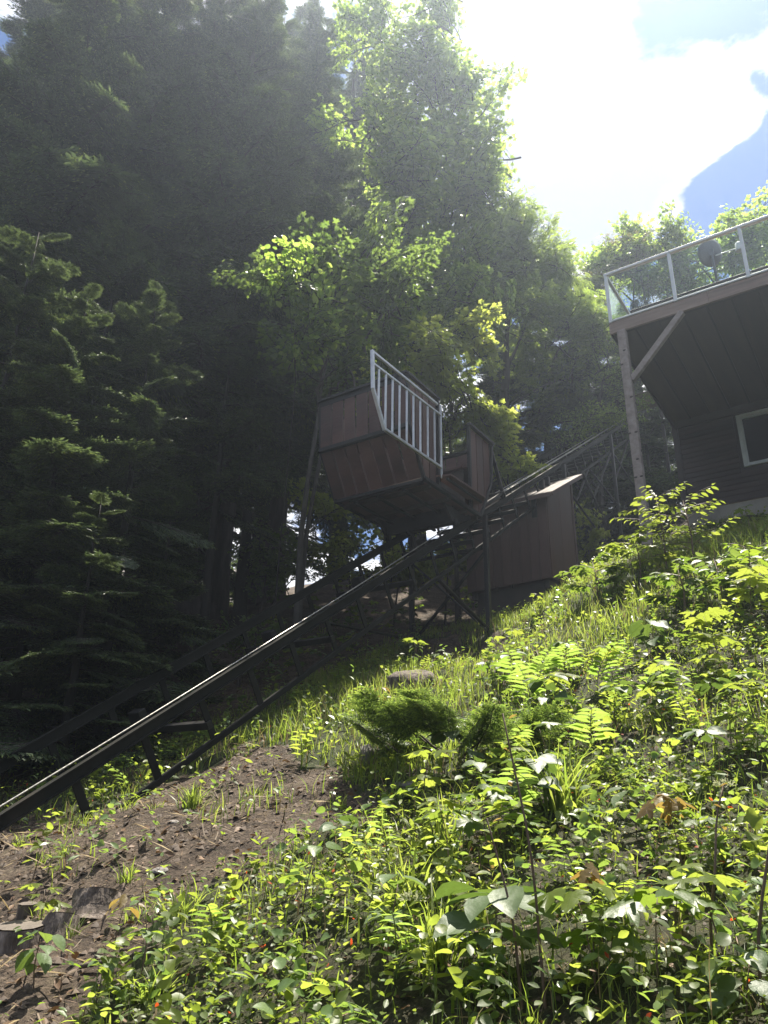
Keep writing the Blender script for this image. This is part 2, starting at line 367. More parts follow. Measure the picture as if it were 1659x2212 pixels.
m, t = new_mat('window_glass')
p = N('ShaderNodeBsdfPrincipled', t, i_Roughness=.06); p.inputs['Base Color'].default_value = (.018, .020, .024, 1); p.inputs['Specular IOR Level'].default_value = .7
out(t, p.outputs[0]); M_glass = m
m, t = new_mat('railing_glass')
g1 = N('ShaderNodeBsdfTransparent', t); g1.inputs[0].default_value = (.90, .94, .92, 1)
g2 = N('ShaderNodeBsdfGlossy', t); g2.inputs['Roughness'].default_value = .04; g2.inputs[0].default_value = (.9, .95, .95, 1)
g3 = N('ShaderNodeBsdfDiffuse', t); g3.inputs[0].default_value = (.75, .78, .76, 1)
fr = N('ShaderNodeLayerWeight', t, i_Blend=.25)
nz = N('ShaderNodeTexNoise', t, i_Scale=3., i_Detail=5.)
ms = N('ShaderNodeMixShader', t); LK(t, math_(t, 'MULTIPLY', fr.outputs['Fresnel'], .55), ms.inputs[0]); LK(t, g1.outputs[0], ms.inputs[1]); LK(t, g2.outputs[0], ms.inputs[2])
md = N('ShaderNodeMixShader', t); LK(t, math_(t, 'MULTIPLY', nz.outputs[0], .05), md.inputs[0]); LK(t, ms.outputs[0], md.inputs[1]); LK(t, g3.outputs[0], md.inputs[2])
out(t, md.outputs[0]); M_pane = m

L_hem = leafmat('hemlock_needles', [(.018, .034, .016), (.050, .078, .034), (.105, .140, .062)], [(.05, .09, .03), (.18, .24, .08)], .45, .32, .5)
L_hemtip = leafmat('hemlock_lit_new_growth', [(.12, .17, .04), (.18, .23, .07)], [(.26, .34, .06), (.40, .46, .12)], .45, .45, .5)  # new growth, with the look of lit tips put into the colour
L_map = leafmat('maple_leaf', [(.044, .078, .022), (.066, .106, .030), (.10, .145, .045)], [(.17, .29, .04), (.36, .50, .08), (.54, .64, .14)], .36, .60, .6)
L_mapd = leafmat('maple_leaf_shaded', [(.038, .066, .022), (.054, .090, .030), (.075, .112, .038)], [(.14, .23, .04), (.28, .38, .07)], .36, .54, .6)  # darker copy of the maple leaf, shade put into its colours
L_mapy = leafmat('yellow_green_maple_leaf', [(.08, .12, .02), (.12, .16, .03)], [(.38, .47, .06), (.54, .57, .12)], .36, .66, .6)
L_ash = leafmat('ash_leaf', [(.040, .074, .024), (.060, .105, .030), (.088, .135, .045)], [(.20, .31, .05), (.44, .54, .10)], .32, .58, .65)
L_olive = leafmat('olive_leaf', [(.06, .06, .025), (.09, .085, .035)], [(.20, .19, .05), (.30, .27, .08)], .4, .5, .5)
L_gc = leafmat('ground_cover_leaf', [(.045, .070, .020), (.070, .100, .028), (.105, .135, .042)], [(.20, .28, .03), (.38, .46, .06)], .46, .46, .4)
L_gc2 = leafmat('bright_ground_leaf', [(.075, .11, .02), (.12, .155, .03)], [(.30, .40, .04), (.42, .48, .08)], .42, .56, .4)
L_vib = leafmat('viburnum_leaf', [(.06, .10, .045), (.10, .14, .06)], [(.10, .18, .03), (.2, .3, .05)], .48, .35, .5)
L_pale = leafmat('pale_leaf', [(.09, .15, .05), (.14, .20, .07)], [(.2, .33, .05), (.36, .48, .08)], .36, .45, .55)
L_bronze = leafmat('bronze_leaf', [(.14, .07, .03), (.20, .12, .05)], [(.35, .16, .04), (.5, .32, .07)], .4, .5, .4)
L_red = leafmat('red_leaf', [(.35, .04, .015), (.45, .09, .02)], [(.6, .06, .02), (.75, .16, .03)], .4, .5, .4)
L_grass = leafmat('grass_blade', [(.055, .085, .016), (.085, .12, .022), (.12, .155, .035)], [(.20, .31, .035), (.34, .44, .06), (.45, .50, .10)], .42, .54, .4)
L_dry = leafmat('dry_grass', [(.18, .13, .07), (.30, .24, .13)], [(.25, .18, .08), (.35, .28, .14)], .6, .3, .2)
L_litter = leafmat('dead_leaf', [(.06, .035, .02), (.12, .07, .04), (.22, .15, .095)], [(.1, .05, .02), (.2, .12, .05)], .6, .15, .3)
L_flower = leafmat('pale_flower', [(.35, .38, .22), (.5, .5, .34)], [(.4, .42, .2), (.5, .5, .3)], .6, .3, .2)

# ground material: bare brown soil, moss and leaf mould, mixed by a painted map of what grows where
m, t = new_mat('hillside_soil')
c = N('ShaderNodeTexCoord', t)
va = N('ShaderNodeVertexColor', t); va.layer_name = 'cover'
sv = N('ShaderNodeSeparateColor', t); LK(t, va.outputs[0], sv.inputs[0])
na = N('ShaderNodeTexNoise', t, i_Scale=5., i_Detail=9., i_Roughness=.7); LK(t, c.outputs['Object'], na.inputs['Vector'])
nb = N('ShaderNodeTexNoise', t, i_Scale=38., i_Detail=6., i_Roughness=.75); LK(t, c.outputs['Object'], nb.inputs['Vector'])
soil = ramp(t, math_(t, 'ADD', math_(t, 'MULTIPLY', na.outputs[0], .5), math_(t, 'MULTIPLY', nb.outputs[0], .5)),
            [(.36, (.018, .013, .009)), (.46, (.052, .037, .026)), (.54, (.10, .073, .051)), (.64, (.21, .16, .12))])
moss = ramp(t, nb.outputs[0], [(.3, (.012, .018, .006)), (.5, (.035, .045, .014)), (.7, (.075, .085, .03))])
f1 = N('ShaderNodeMapRange', t); LK(t, math_(t, 'ADD', sv.outputs[0], math_(t, 'MULTIPLY', math_(t, 'SUBTRACT', na.outputs[0], .5), 1.2)), f1.inputs[0]); f1.inputs[1].default_value = .35; f1.inputs[2].default_value = .7
mc = N('ShaderNodeMix', t, data_type='RGBA'); LK(t, f1.outputs[0], mc.inputs[0]); LK(t, soil, mc.inputs[6]); LK(t, moss, mc.inputs[7])
p = N('ShaderNodeBsdfPrincipled', t, i_Roughness=.9); LK(t, mc.outputs[2], p.inputs['Base Color']); p.inputs['Specular IOR Level'].default_value = .3
nc = N('ShaderNodeTexNoise', t, i_Scale=55., i_Detail=5., i_Roughness=.7); LK(t, c.outputs['Object'], nc.inputs['Vector'])
b1 = N('ShaderNodeBump', t, i_Strength=1., i_Distance=.03); LK(t, nc.outputs[0], b1.inputs['Height'])
b2 = N('ShaderNodeBump', t, i_Strength=.8, i_Distance=.08); LK(t, na.outputs[0], b2.inputs['Height']); LK(t, b1.outputs[0], b2.inputs['Normal']); LK(t, b2.outputs[0], p.inputs['Normal'])
out(t, p.outputs[0]); M_soil = m

# ------------------------------------------------------------------ what grows where (areas marked on the photo, read back to the ground)
def inpoly(x, y, poly):
    c = np.zeros(np.shape(x), bool); n = len(poly)
    for i in range(n):
        x1, y1 = poly[i]; x2, y2 = poly[(i+1) % n]
        if y1 == y2: continue
        k = ((y1 > y) != (y2 > y)) & (x < (x2-x1)*(y-y1)/(y2-y1)+x1); c ^= k
    return c
DIRT = [(-900, 1850), (0, 1790), (230, 1735), (400, 1660), (560, 1600), (720, 1640), (800, 1700), (770, 1760), (650, 1820), (520, 1890), (430, 1980), (350, 2060), (220, 2200), (120, 2600), (-900, 2600)]
DIRT2 = [(900, 1385), (960, 1360), (1120, 1372), (1150, 1400), (1110, 1440), (960, 1450), (900, 1420)]
GRASS = [(420, 1640), (520, 1560), (600, 1500), (720, 1430), (880, 1340), (1040, 1330), (1250, 1260), (1420, 1180), (1700, 1140), (1700, 1290), (1420, 1350), (1200, 1440), (1120, 1560), (1060, 1680), (840, 1700), (640, 1640)]
def jitpx(P):
    px, py = project(P)
    px = np.clip(px, 0, 1659); py = np.clip(py, 900, 2212)
    n1_ = (fbm(P[:, 0]*1.7, P[:, 1]*1.7, 21, 3)-.44)*260; n2_ = (fbm(P[:, 0]*1.7, P[:, 1]*1.7, 31, 3)-.44)*200
    return px+n1_, py+n2_
def local(P):
    q = P - P0; return q[:, :2] @ U[:2], q[:, :2] @ W[:2]
def cover(P):
    """returns dirt (0..1), grass (0..1), shade floor (0..1)"""
    px, py = jitpx(P); u, w = local(P)
    dirt = inpoly(px, py, DIRT) | inpoly(px, py, DIRT2)
    grass = inpoly(px, py, GRASS)
    shade_ = (w > 1.7) | (u > 7.5) & (w > -1.9)
    return dirt & ~shade_, grass & ~dirt & ~shade_, shade_

# terrain mesh
def lines(segs):
    o = []
    for a, b, s in segs: o.append(np.arange(a, b, s))
    return np.concatenate(o)
gx = lines([(-260, -40, 20), (-40, -14, 1.5), (-14, -5, .25), (-5, 7, .075), (7, 14, .25), (14, 40, 1.5), (40, 261, 20)])
gy = lines([(-60, -4, 8), (-4, 1.6, .4), (1.6, 10, .07), (10, 20, .16), (20, 34, .6), (34, 70, 3), (70, 400, 25)])
GX, GY = np.meshgrid(gx, gy); GZ = height(GX, GY)
V = np.stack([GX.ravel(), GY.ravel(), GZ.ravel()], 1)
ny, nx = GX.shape
ii = (np.arange(ny-1)[:, None]*nx + np.arange(nx-1)[None]).ravel()
me = tri_mesh('hillside', V, np.stack([ii, ii+1, ii+nx+1, ii+nx], 1), [M_soil], smooth=True)
ca = me.color_attributes.new('cover', 'FLOAT_COLOR', 'POINT')
dirt_, grass_, shade_ = cover(V)
cv = np.where(dirt_, .27, np.where(grass_, .8, np.where(shade_, .25, .62)))
ca.data.foreach_set('color', np.stack([cv, cv, cv, np.ones_like(cv)], 1).astype(np.float32).ravel())
tag(put('hillside', me), 'steep brown and green hillside', kind='structure')

# ------------------------------------------------------------------ scattering box added to imitate lens glare
m, t = new_mat('glare_veil')
pv = N('ShaderNodeVolumePrincipled', t); pv.inputs['Density'].default_value =   .0022; pv.inputs["Anisotropy"].default_value = .70; pv.inputs['Color'].default_value = (.60, .69, .84, 1)
ov = N('ShaderNodeOutputMaterial', t); LK(t, pv.outputs[0], ov.inputs[1]); M_veil = m
bmx = boxmesh(530, 470, 70, M_veil, .01)
tag(put('veil', bmx, None, Matrix.Translation((0, 170, 5.0))), 'thin bright haze added to imitate lens glare', kind='stuff')
cy.volume_bounces = 0

# ================================================================== LIFT TRACK
PHI = math.atan(.6335); TS, TC = math.sin(PHI), math.cos(PHI)
def railz(u): return .6335*u - 1.69
UP_T = (-TS, 0, TC)
track = root('inclined_lift_track', 'black steel lift track with two rails climbing the slope to the deck', 'lift track', ROOTM)
UA, UB = -7.6, 15.7
NEAR, FAR = .13, 1.42
def on_rail(u, w, perp):   # perp: metres below rail top, square to the rail
    return (u + TS*perp, w, railz(u) - TC*perp)
for w in (NEAR, FAR):
    sgn = 1 if w == NEAR else -1
    prof = [(-.028, 0), (.028, 0), (.028, -.010), (.009*sgn+.009, -.014), (.009*sgn+.009, -.092), (.028, -.096), (.028, -.106), (-.028, -.106), (-.028, -.096), (.009*sgn-.009, -.092), (.009*sgn-.009, -.014), (-.028, -.010)]
    a = Vector((UA, w, railz(UA))); x = Vector((TC, 0, TS)); y = Vector((0, 1, 0)); z = Vector((-TS, 0, TC))
    Mx = Matrix((x, y, z)).transposed().to_4x4(); Mx.translation = a
    prism('rail_beam', M_steelg, prof, 'x', 0, (UB-UA)/TC, track, Mx)
    beam('lower_chord', M_steelg, on_rail(UA, w, .505), on_rail(UB-.4, w, .505), .05, .055, track, UP_T)
k = 0; u = -5.83-.3-1.2
while u < UB-.4:
    for w in (NEAR, FAR):
        s = .035 if w == NEAR else -.035
        beam('upright', M_steelg, on_rail(u, w+s*.0, .106), on_rail(u, w, .48), .018, .075, track, (TC, 0, TS), .002)
    if (k % 3 == 2) or u > 1.5:
        beam('cross_tie', M_steel, on_rail(u-.02, NEAR-.03, .34), on_rail(u-.02, FAR+.03, .34), .06, .07, track, UP_T, .003)
        if k % 3 == 2:
            box('rope_guide', M_steel, on_rail(u-.02, 1.02, .22), (.10, .16, .17), track, Matrix.Rotation(-PHI, 3, 'Y'))
    u += .6; k += 1
def rod(name, mat, pts, r, parent, n=6):
    V, F = tube_arrays(pts, r, n); return put(name, tri_mesh(name, V, F, [mat], smooth=True), parent)
def sag(u0, u1, w, dz, s):
    return [(u0+(u1-u0)*i/14, w, railz(u0+(u1-u0)*i/14)+dz-s*4*(i/14)*(1-i/14)) for i in range(15)]
rod('haul_cable', M_cable, sag(UA, .8, .30, .02, .05), .008, track)
rod('haul_cable', M_cable, sag(2.5, 15.3, .30, .05, .03), .009, track)
rod('haul_cable', M_cable, sag(2.5, 15.3, .46, .03, .05), .009, track)
rod('haul_cable', M_cable, sag(2.5, 13.5, .66, .0, .02), .008, track)
def gl(u, w):  # ground height in the local frame
    p = L(u, w, 0); return gz(p[0], p[1]) - P0[2]
# trestle bents
for ub in (1.6, 5.6, 9.42, 13.2):
    zt = railz(ub)-.17
    gn, gf = gl(ub, NEAR)-.15, gl(ub, FAR)-.15
    beam('trestle_post', M_steel, (ub, NEAR-.075, gn), (ub, NEAR-.075, zt+.1), .075, .075, track, (1, 0, 0))
    beam('trestle_post', M_steel, (ub, FAR+.075, gf), (ub, FAR+.075, zt+.1), .075, .075, track, (1, 0, 0))
    n = 1 if zt-gn < 2.4 else 2
    for q in range(n):
        z0 = gn+.15+(zt-.5-gn-.15)*q/n; z1 = gn+.15+(zt-.5-gn-.15)*(q+1)/n
        beam('cross_brace', M_steel, (ub-.045, NEAR-.07, z0), (ub-.045, FAR+.07, z1), .03, .06, track, (1, 0, 0), .002)
        beam('cross_brace', M_steel, (ub+.045, FAR+.07, z0), (ub+.045, NEAR-.07, z1), .03, .06, track, (1, 0, 0), .002)
        beam('cross_strut', M_steel, (ub+.01, NEAR-.05, z1+.03), (ub+.01, FAR+.05, z1+.03), .05, .05, track, (1, 0, 0), .002)
beam('raking_brace', M_steel, (1.5, NEAR-.06, gl(1.5, NEAR)+.1), (.05, NEAR-.06, railz(.05)-.62), .03, .06, track, (0, 1, 0))
beam('raking_brace', M_steel, (1.5, FAR+.06, gl(1.5, FAR)+.05), (-.95, FAR+.06, railz(-.95)-.62), .03, .06, track, (0, 1, 0))
beam('raking_brace', M_steel, (9.3, NEAR-.06, .6), (6.9, NEAR-.06, railz(6.9)-.62), .03, .06, track, (0, 1, 0))
beam('raking_brace', M_steel, (9.3, FAR+.06, .6), (6.6, FAR+.06, railz(6.6)-.62), .03, .06, track, (0, 1, 0))
beam('raking_brace', M_steel, (5.75, FAR+.02, gl(5.7, FAR)), (8.2, FAR+.02, railz(8.2)-.62), .03, .06, track, (0, 1, 0))
beam('foot', M_steelg, on_rail(-5.95, NEAR, .3), (-5.45, NEAR-.02, gl(-5.45, NEAR)-.1), .05, .10, track, (TC, 0, TS))
beam('foot', M_steelg, on_rail(-5.95, FAR, .3), (-5.45, FAR, gl(-5.45, FAR)-.1), .05, .10, track, (TC, 0, TS))
for (ua_, ub_) in ((5.65, 7.4), (7.4, 9.4), (9.45, 11.3), (11.3, 13.15)):
    for w_ in (NEAR-.07, FAR+.07):
        beam('raking_brace', M_steel, (ua_, w_, railz(ua_)-.62), (ub_, w_, railz(ub_)-.62-1.5), .025, .045, track, (0, 1, 0))
        beam('raking_brace', M_steel, (ub_, w_+.03, railz(ub_)-.62), (ua_, w_+.03, railz(ua_)-1.5), .025, .045, track, (0, 1, 0))
# landing platform at the track top, half hidden by the deck post
plat = root('landing_platform', 'thin wooden landing platform at the upper end of the lift track', 'platform', ROOTM)
for i in range(6):
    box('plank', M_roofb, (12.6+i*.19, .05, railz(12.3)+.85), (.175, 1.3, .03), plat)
for w in (-.5, .6):
    beam('joist', M_joist, (12.45, w, railz(12.3)+.78), (13.7, w, railz(12.3)+.78), .05, .1, plat)
    beam('leg', M_joist, (13.3, w, gl(13.3, w)-.2), (13.3, w, railz(12.3)+.76), .09, .09, plat, (1, 0, 0))

# ================================================================== LIFT CABIN
cab = root('lift_cabin', 'brown planked open lift car with black steel frame on the track', 'lift car', ROOTM)
WC = 1.62
T0, K0, B0, B1, K1, T1 = (-.94, .63), (-.89, -.17), (-.48, -.87), (1.33, -.87), (1.77, -.12), (1.85, .64)
fr_ = lambda a, b_, w=.05, h=.05, up=(0, 1, 0), nm='frame_bar': beam(nm, M_steel, a, b_, w, h, cab, up, .003)
def P3(p, w): return (p[0], w, p[1])
for w in (0, WC):
    fr_(P3(T0, w), P3(K0, w)); fr_(P3(K0, w), P3(B0, w)); fr_(P3(B0, w), P3(B1, w), .06, .06)
    fr_(P3(B1, w), P3(K1, w)); fr_(P3(K1, w), P3(T1, w))
fr_((-.97, -.02, .665), (-.97, WC+.02, .665), .07, .05, (0, 0, 1), 'top_rail')
fr_((-.955, 0, .60), (-.955, WC, .60), .03, .09, (0, 0, 1), 'top_rail')
fr_((-.925, 0, -.20), (-.925, WC, -.20), .05, .085, (.3, 0, 1), 'waist_rail')
fr_((-.49, 0, -.905), (-.49, WC, -.905), .05, .05, (0, 0, 1), 'sill_bar')
fr_((-.45, .02, -.935), (-.45, WC-.25, -.935), .03, .03, (0, 0, 1), 'sill_bar')
fr_((1.88, -.02, .66), (1.88, WC+.02, .66), .07, .05, (0, 0, 1), 'top_rail')
fr_((1.80, 0, -.12), (1.80, WC, -.12), .05, .06, (0, 0, 1), 'waist_rail')
fr_((1.33, 0, -.89), (1.33, WC, -.89), .05, .05, (0, 0, 1), 'sill_bar')
fr_((-.97, -.015, .655), (-.03, -.015, .655), .06, .045, (0, 0, 1), 'top_rail')
fr_((.97, -.015, .68), (1.90, -.015, .68), .07, .05, (0, 0, 1), 'top_rail')
fr_((-.97, WC+.015, .655), (1.88, WC+.015, .655), .06, .045, (0, 0, 1), 'top_rail')
for u_ in (-.05, .99): fr_((u_, 0, -.87), (u_, 0, .64), .055, .06, (1, 0, 0), 'door_post')
# front planks: seven upright above the waist, seven sloping below
pw = WC/7
for i in range(7):
    w0 = i*pw + .014+rng.uniform(-.003, .008); w1 = (i+1)*pw - .014+rng.uniform(-.008, .003)
    beam('plank', M_board, (-.915, (w0+w1)/2, -.155), (-.955, (w0+w1)/2, .56), .024, w1-w0, cab, (0, 1, 0), .002)
    beam('plank', M_board, (-.895, (w0+w1)/2, -.235), (-.515, (w0+w1)/2, -.865), .024, w1-w0, cab, (0, 1, 0), .002)
    # uphill end: upper part stops above the bench, lower part slopes
    beam('plank', M_board, (1.80, (w0+w1)/2, -.09), (1.86, (w0+w1)/2, .60), .024, w1-w0, cab, (0, 1, 0), .002)
    beam('plank', M_board, (1.77, (w0+w1)/2, -.16), (1.37, (w0+w1)/2, -.84), .024, w1-w0, cab, (0, 1, 0), .002)
def prof_bottom(u):
    if u < B0[0]: return K0[1] + (u-K0[0])/(B0[0]-K0[0])*(B0[1]-K0[1])
    if u > B1[0]: return B1[1] + (u-B1[0])/(K1[0]-B1[0])*(K1[1]-B1[1])
    return -.86
def side_planks(ua, ub, n, w, top=.61):
    s = (ub-ua)/n
    for i in range(n):
        a = ua+i*s+.014; b_ = ua+(i+1)*s-.014
        pts = [(a, top), (a, prof_bottom(a))]
        for kx in (B0[0], B1[0]):
            if a < kx < b_: pts.append((kx, -.86))
        pts += [(b_, prof_bottom(b_)), (b_, top)]
        prism('plank', M_board, pts, 'y', w-.012, w+.012, cab)
side_planks(-.90, -.09, 4, .022)
side_planks(1.03, 1.78, 3, .022, .64)
side_planks(-.90, 1.80, 12, WC-.022)
# rear-wall stiffeners seen through the gate
fr_((-.5, .05, .58), (-.5, .05, -.8), .03, .05, (1, 0, 0), 'door_post')
for i in range(7):   # floor boards run uphill
    w0 = i*pw; box('floor_board', M_board, (.43, w0+pw/2, -.862), (1.80, pw-.012, .03), cab, b=.003)
for i, uu in enumerate((-.25, .32, .88, 1.25)):
    box('floor_joist', M_joist, (uu, WC/2, -.915), (.05, WC-.04, .07), cab)
for ww in (.38, .85, 1.27):
    box('floor_bearer', M_steel, (.43, ww, -.965), (1.75, .05, .035), cab)
# bench across the uphill end with cut corners
prism('bench_seat', M_board, [(.92, .10), (.92, 1.52), (1.72, 1.52), (1.72, .03), (1.05, .03)], 'z', -.12, -.085, cab)
box('bench_front', M_joist, (1.0, .82, -.48), (.025, 1.4, .70), cab)
prism('bench_seat', M_board, [(-.40, .06), (-.40, 1.55), (-.86, 1.55), (-.86, .06)], 'z', -.14, -.105, cab)
# sill board at the doorway, corners cut
prism('step_board', M_board, [(-.10, .04), (-.02, -.20), (1.05, -.24), (1.22, -.10), (1.22, .04)], 'z', -.70, -.672, cab)
fr_((0, -.12, -.73), (1.1, -.14, -.73), .03, .04, (0, 0, 1))
# carriage under the floor
for w in (NEAR+.02, FAR-.02):
    prism('carriage_plate', M_steel, [(.35, -.93), (.62, railz(.62)+.13), (1.42, railz(1.42)+.06), (1.42, -.86), (1.3, -.93)], 'y', w-.02, w+.02, cab)
box('carriage_plate', M_steel, (.66, (NEAR+FAR)/2, -1.02), (.03, FAR-NEAR, .26), cab)
def wheel(u_, w_):
    V, F = tube_arrays([(u_, w_-.03, railz(u_)+.075), (u_, w_+.03, railz(u_)+.075)], .07, 16)
    F = np.concatenate([F, np.stack([np.zeros(14, int), np.arange(2, 16), np.arange(1, 15)], 1)])
    put('wheel', tri_mesh('wheel', V, F, [M_steelg]), cab)
for u_ in (.72, 1.35, 2.52):
    for w_ in (NEAR, FAR): wheel(u_, w_)
fr_((2.5, NEAR-.05, railz(2.5)+.10), (2.5, FAR+.05, railz(2.5)+.10), .06, .05, (0, 0, 1), 'axle_bar')
fr_((2.36, NEAR+.1, railz(2.36)+.06), (2.36, FAR-.1, railz(2.36)+.06), .05, .05, (0, 0, 1), 'axle_bar')
for w in (.02, WC-.02):
    fr_((1.87, w, .58), (2.5, NEAR if w < 1 else FAR, railz(2.5)+.14), .05, .06, (0, 1, 0), 'raking_stay')
for w in (NEAR, FAR):
    fr_((1.3, w, railz(1.3)+.10), (2.55, w, railz(2.55)+.10), .04, .05, (0, 1, 0), 'carriage_bar')
# gate: galvanised frame hung outside the downhill door post
gate = bpy.data.objects.new('gate', None); COL.objects.link(gate); gate.parent = cab; gate['label'] = 'galvanised metal gate with upright bars'
GW = -.14
gb = lambda nm, a, b_, w=.035, h=.035: beam(nm, M_galv, (a[0], GW, a[1]), (b_[0], GW, b_[1]), w, h, gate, (0, 1, 0), .004)
gb('hand_rail', (-2.05, .375), (-.30, .40), .038, .038); gb('mid_rail', (-2.03, .20), (-.20, .26)); gb('bottom_rail', (-1.715, -.665), (-.20, -.63), .04, .045)
gb('stile', (-2.05, .395), (-2.015, -.19), .045, .045); gb('stile', (-2.015, -.19), (-1.725, -.68), .045, .045); gb('stile', (-.20, .44), (-.20, -.74), .028, .03)
zb = lambda u_: .20+(u_+2.03)/1.83*.06
for u_ in (-1.88, -1.71, -1.54, -1.36, -1.17, -.99, -.80, -.59, -.39):
    lo = -.65+(u_+1.72)*.02 if u_ > -1.72 else -.19-(u_+2.015)/.29*.49
    gb('baluster', (u_, zb(u_)-.015), (u_, lo+.01), .027, .026)
th = np.linspace(0, math.pi, 7)
lp = [(-.20, GW, .26)] + [(-.11+.04*math.cos(a_-math.pi*.5), GW, .28+.0) for a_ in ()] + [(-.15, GW, .25), (-.10, GW, .27), (-.085, GW, .33), (-.09, GW, .41), (-.13, GW, .45), (-.2, GW, .43)]
V, F = tube_arrays(lp, .011, 6); put('latch_loop', tri_mesh('latch_loop', V, F, [M_galv], smooth=True), gate)
rod('hinge_pin', M_galv, [(-.2, GW, -.74), (-.2, GW, -.80)], .012, cab)

# ================================================================== SHED UNDER THE TRACK
shed = root('machinery_shed', 'brown boarded shed with sloping plank roof under the track', 'shed', ROOTM)
SU0, SU1, SW0, SW1 = 3.98, 5.42, -.12, 1.66
rz = lambda u: .50+.58*(u-SU0)
for i in range(9):      # front boards
    s = (SW1-SW0)/9; a = SW0+i*s; b_ = a+s
    slot = a < .16 < b_
    zt = .47
    prism('wall_board', M_shed, [(a+.004, -1.25-.004*i), (b_-.004, -1.254-.004*i), (b_-.004, zt), (a+.004, zt)], 'x', SU0-.012, SU0+.012, shed)
box('slot_shade', M_steel, (SU0-.03, NEAR, .22), (.035, .10, .42), shed)  # solid dark block painted in for the shaded opening around the chord
box('slot_shade', M_steel, (SU0-.03, FAR, .22), (.035, .10, .42), shed)  # same dark stand-in for the far opening
for (a, b_) in ((SU0+.016, 4.66), (4.665, SU1)):   # side sheets
    prism('wall_board', M_shed, [(a, -1.25+(a-SU0)*.1), (b_, -1.25+(b_-SU0)*.1), (b_, rz(b_)-.05), (a, rz(a)-.05)], 'y', SW0-.012, SW0+.012, shed)
prism('wall_board', M_shed, [(SU0+.02, -1.25), (SU1, -1.12), (SU1, rz(SU1)-.05), (SU0+.02, rz(SU0)-.05)], 'y', SW1-.012, SW1+.012, shed)
prism('wall_board', M_shed, [(SW0, -1.12), (SW1, -1.12), (SW1, rz(SU1)-.05), (SW0, rz(SU1)-.05)], 'x', SU1-.012, SU1+.012, shed)
box('corner_trim', M_shed, (SU1+.0, SW0-.02, .10), (.09, .02, 2.35), shed)
beam('skid', M_joist, (SU0+.05, SW0+.12, -1.36), (SU1-.05, SW0+.12, -1.24), .09, .16, shed)
beam('skid', M_joist, (SU0+.05, SW1-.12, -1.36), (SU1-.05, SW1-.12, -1.24), .09, .16, shed)
box('underfloor_shade', M_joist, (SU0+.75, .77, -1.78), (1.2, 1.5, 1.0), shed)  # dark box put in for the shaded gap under the floor
for i in range(9):      # roof boards run up the slope
    s = 2.05/9; c_ = SW0-.2+(i+.5)*s
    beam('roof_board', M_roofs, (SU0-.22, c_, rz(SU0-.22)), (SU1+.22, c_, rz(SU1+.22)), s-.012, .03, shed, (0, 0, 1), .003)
beam('eave_board', M_shed, (SU0-.235, SW0-.2, rz(SU0-.24)-.03), (SU0-.235, SW1+.2, rz(SU0-.24)-.03), .02, .08, shed)
beam('barge_board', M_shed, (SU0-.22, SW0-.21, rz(SU0-.22)-.03), (SU1+.22, SW0-.21, rz(SU1+.22)-.03), .02, .08, shed)
for (u_, w_) in ((4.45, .13), (4.75, .13), (4.3, 1.42)):
    box('saddle', M_steel, (u_, w_, rz(u_)+.12), (.10, .10, .2), shed)

# ================================================================== HOUSE AND DECK
house = root('house', 'dark brown sided house on a pale concrete foundation behind the deck post', 'house', ROOTM)
HU, HW, HW2 = 6.9, -2.05, -9.6
zs, zt = .69, 2.66
# lap siding
n = 17; ch = (zt-zs)/n
WIN = (-3.36, -4.75, 1.37, 2.57)
def sidingseg(w0, w1, z0, u0=None):
    pts = [(HU-.028, z0), (HU-.010, z0+ch+.012), (HU+.004, z0+ch+.012), (HU+.004, z0)]
    key = ('sid', round(w0-w1, 2))
    if key not in _bc:
        V = [(p_[0]-HU, 0, p_[1]-z0) for p_ in pts] + [(p_[0]-HU, w1-w0, p_[1]-z0) for p_ in pts]
        Fs = [[0, 1, 2, 3], [7, 6, 5, 4]] + [[i, i+4, (i+1) % 4+4, (i+1) % 4] for i in range(4)]
        _bc[key] = py_mesh('siding_board', V, Fs, M_siding)
    put('siding_board', _bc[key], house, Matrix.Translation((HU, w0, z0)))
for i in range(n):
    z0 = zs+i*ch
    if z0+ch > WIN[2]-.04 and z0 < WIN[3]+.04:
        sidingseg(HW-.1, WIN[0]+.07, z0); sidingseg(WIN[1]-.07, HW2, z0)
    else: sidingseg(HW-.1, HW2, z0)
box('wall', M_siding, (HU+.10, (HW+HW2)/2, (zs+zt)/2+.15), (.18, HW-HW2-.02, zt-zs+.3), house)
box('side_wall', M_siding, (HU+2.7, HW-.10, 1.85), (5, .16, 2.5), house)
box('corner_board', M_siding, (HU-.01, HW-.05, (zs+zt)/2), (.09, .12, zt-zs), house)
box('water_table', M_siding, (HU-.02, (HW+HW2)/2, zs-.02), (.06, HW-HW2, .05), house)
box('foundation', M_found, (HU+2.7, (HW+HW2)/2, zs-.9), (5.4, HW-HW2-.06, 1.7), house)
win = bpy.data.objects.new('window', None); COL.objects.link(win); win.parent = house
wc_, wz = (WIN[0]+WIN[1])/2, (WIN[2]+WIN[3])/2; ww, wh = WIN[0]-WIN[1], WIN[3]-WIN[2]
box('window_frame', M_white, (HU-.03, WIN[0]-.035, wz), (.06, .075, wh), win); box('window_frame', M_white, (HU-.03, WIN[1]+.035, wz), (.06, .075, wh), win)
box('window_frame', M_white, (HU-.032, wc_, WIN[3]-.035), (.06, ww-.15, .07), win); box('window_frame', M_white, (HU-.032, wc_, WIN[2]+.035), (.065, ww-.15, .07), win)
box('sash', M_white, (HU-.01, WIN[0]-.09, wz), (.04, .03, wh-.15), win); box('sash', M_alu, (HU-.01, wc_, WIN[3]-.09), (.04, ww-.2, .035), win)
box('pane', M_glass, (HU+.006, wc_, wz), (.012, ww-.1, wh-.1), win)

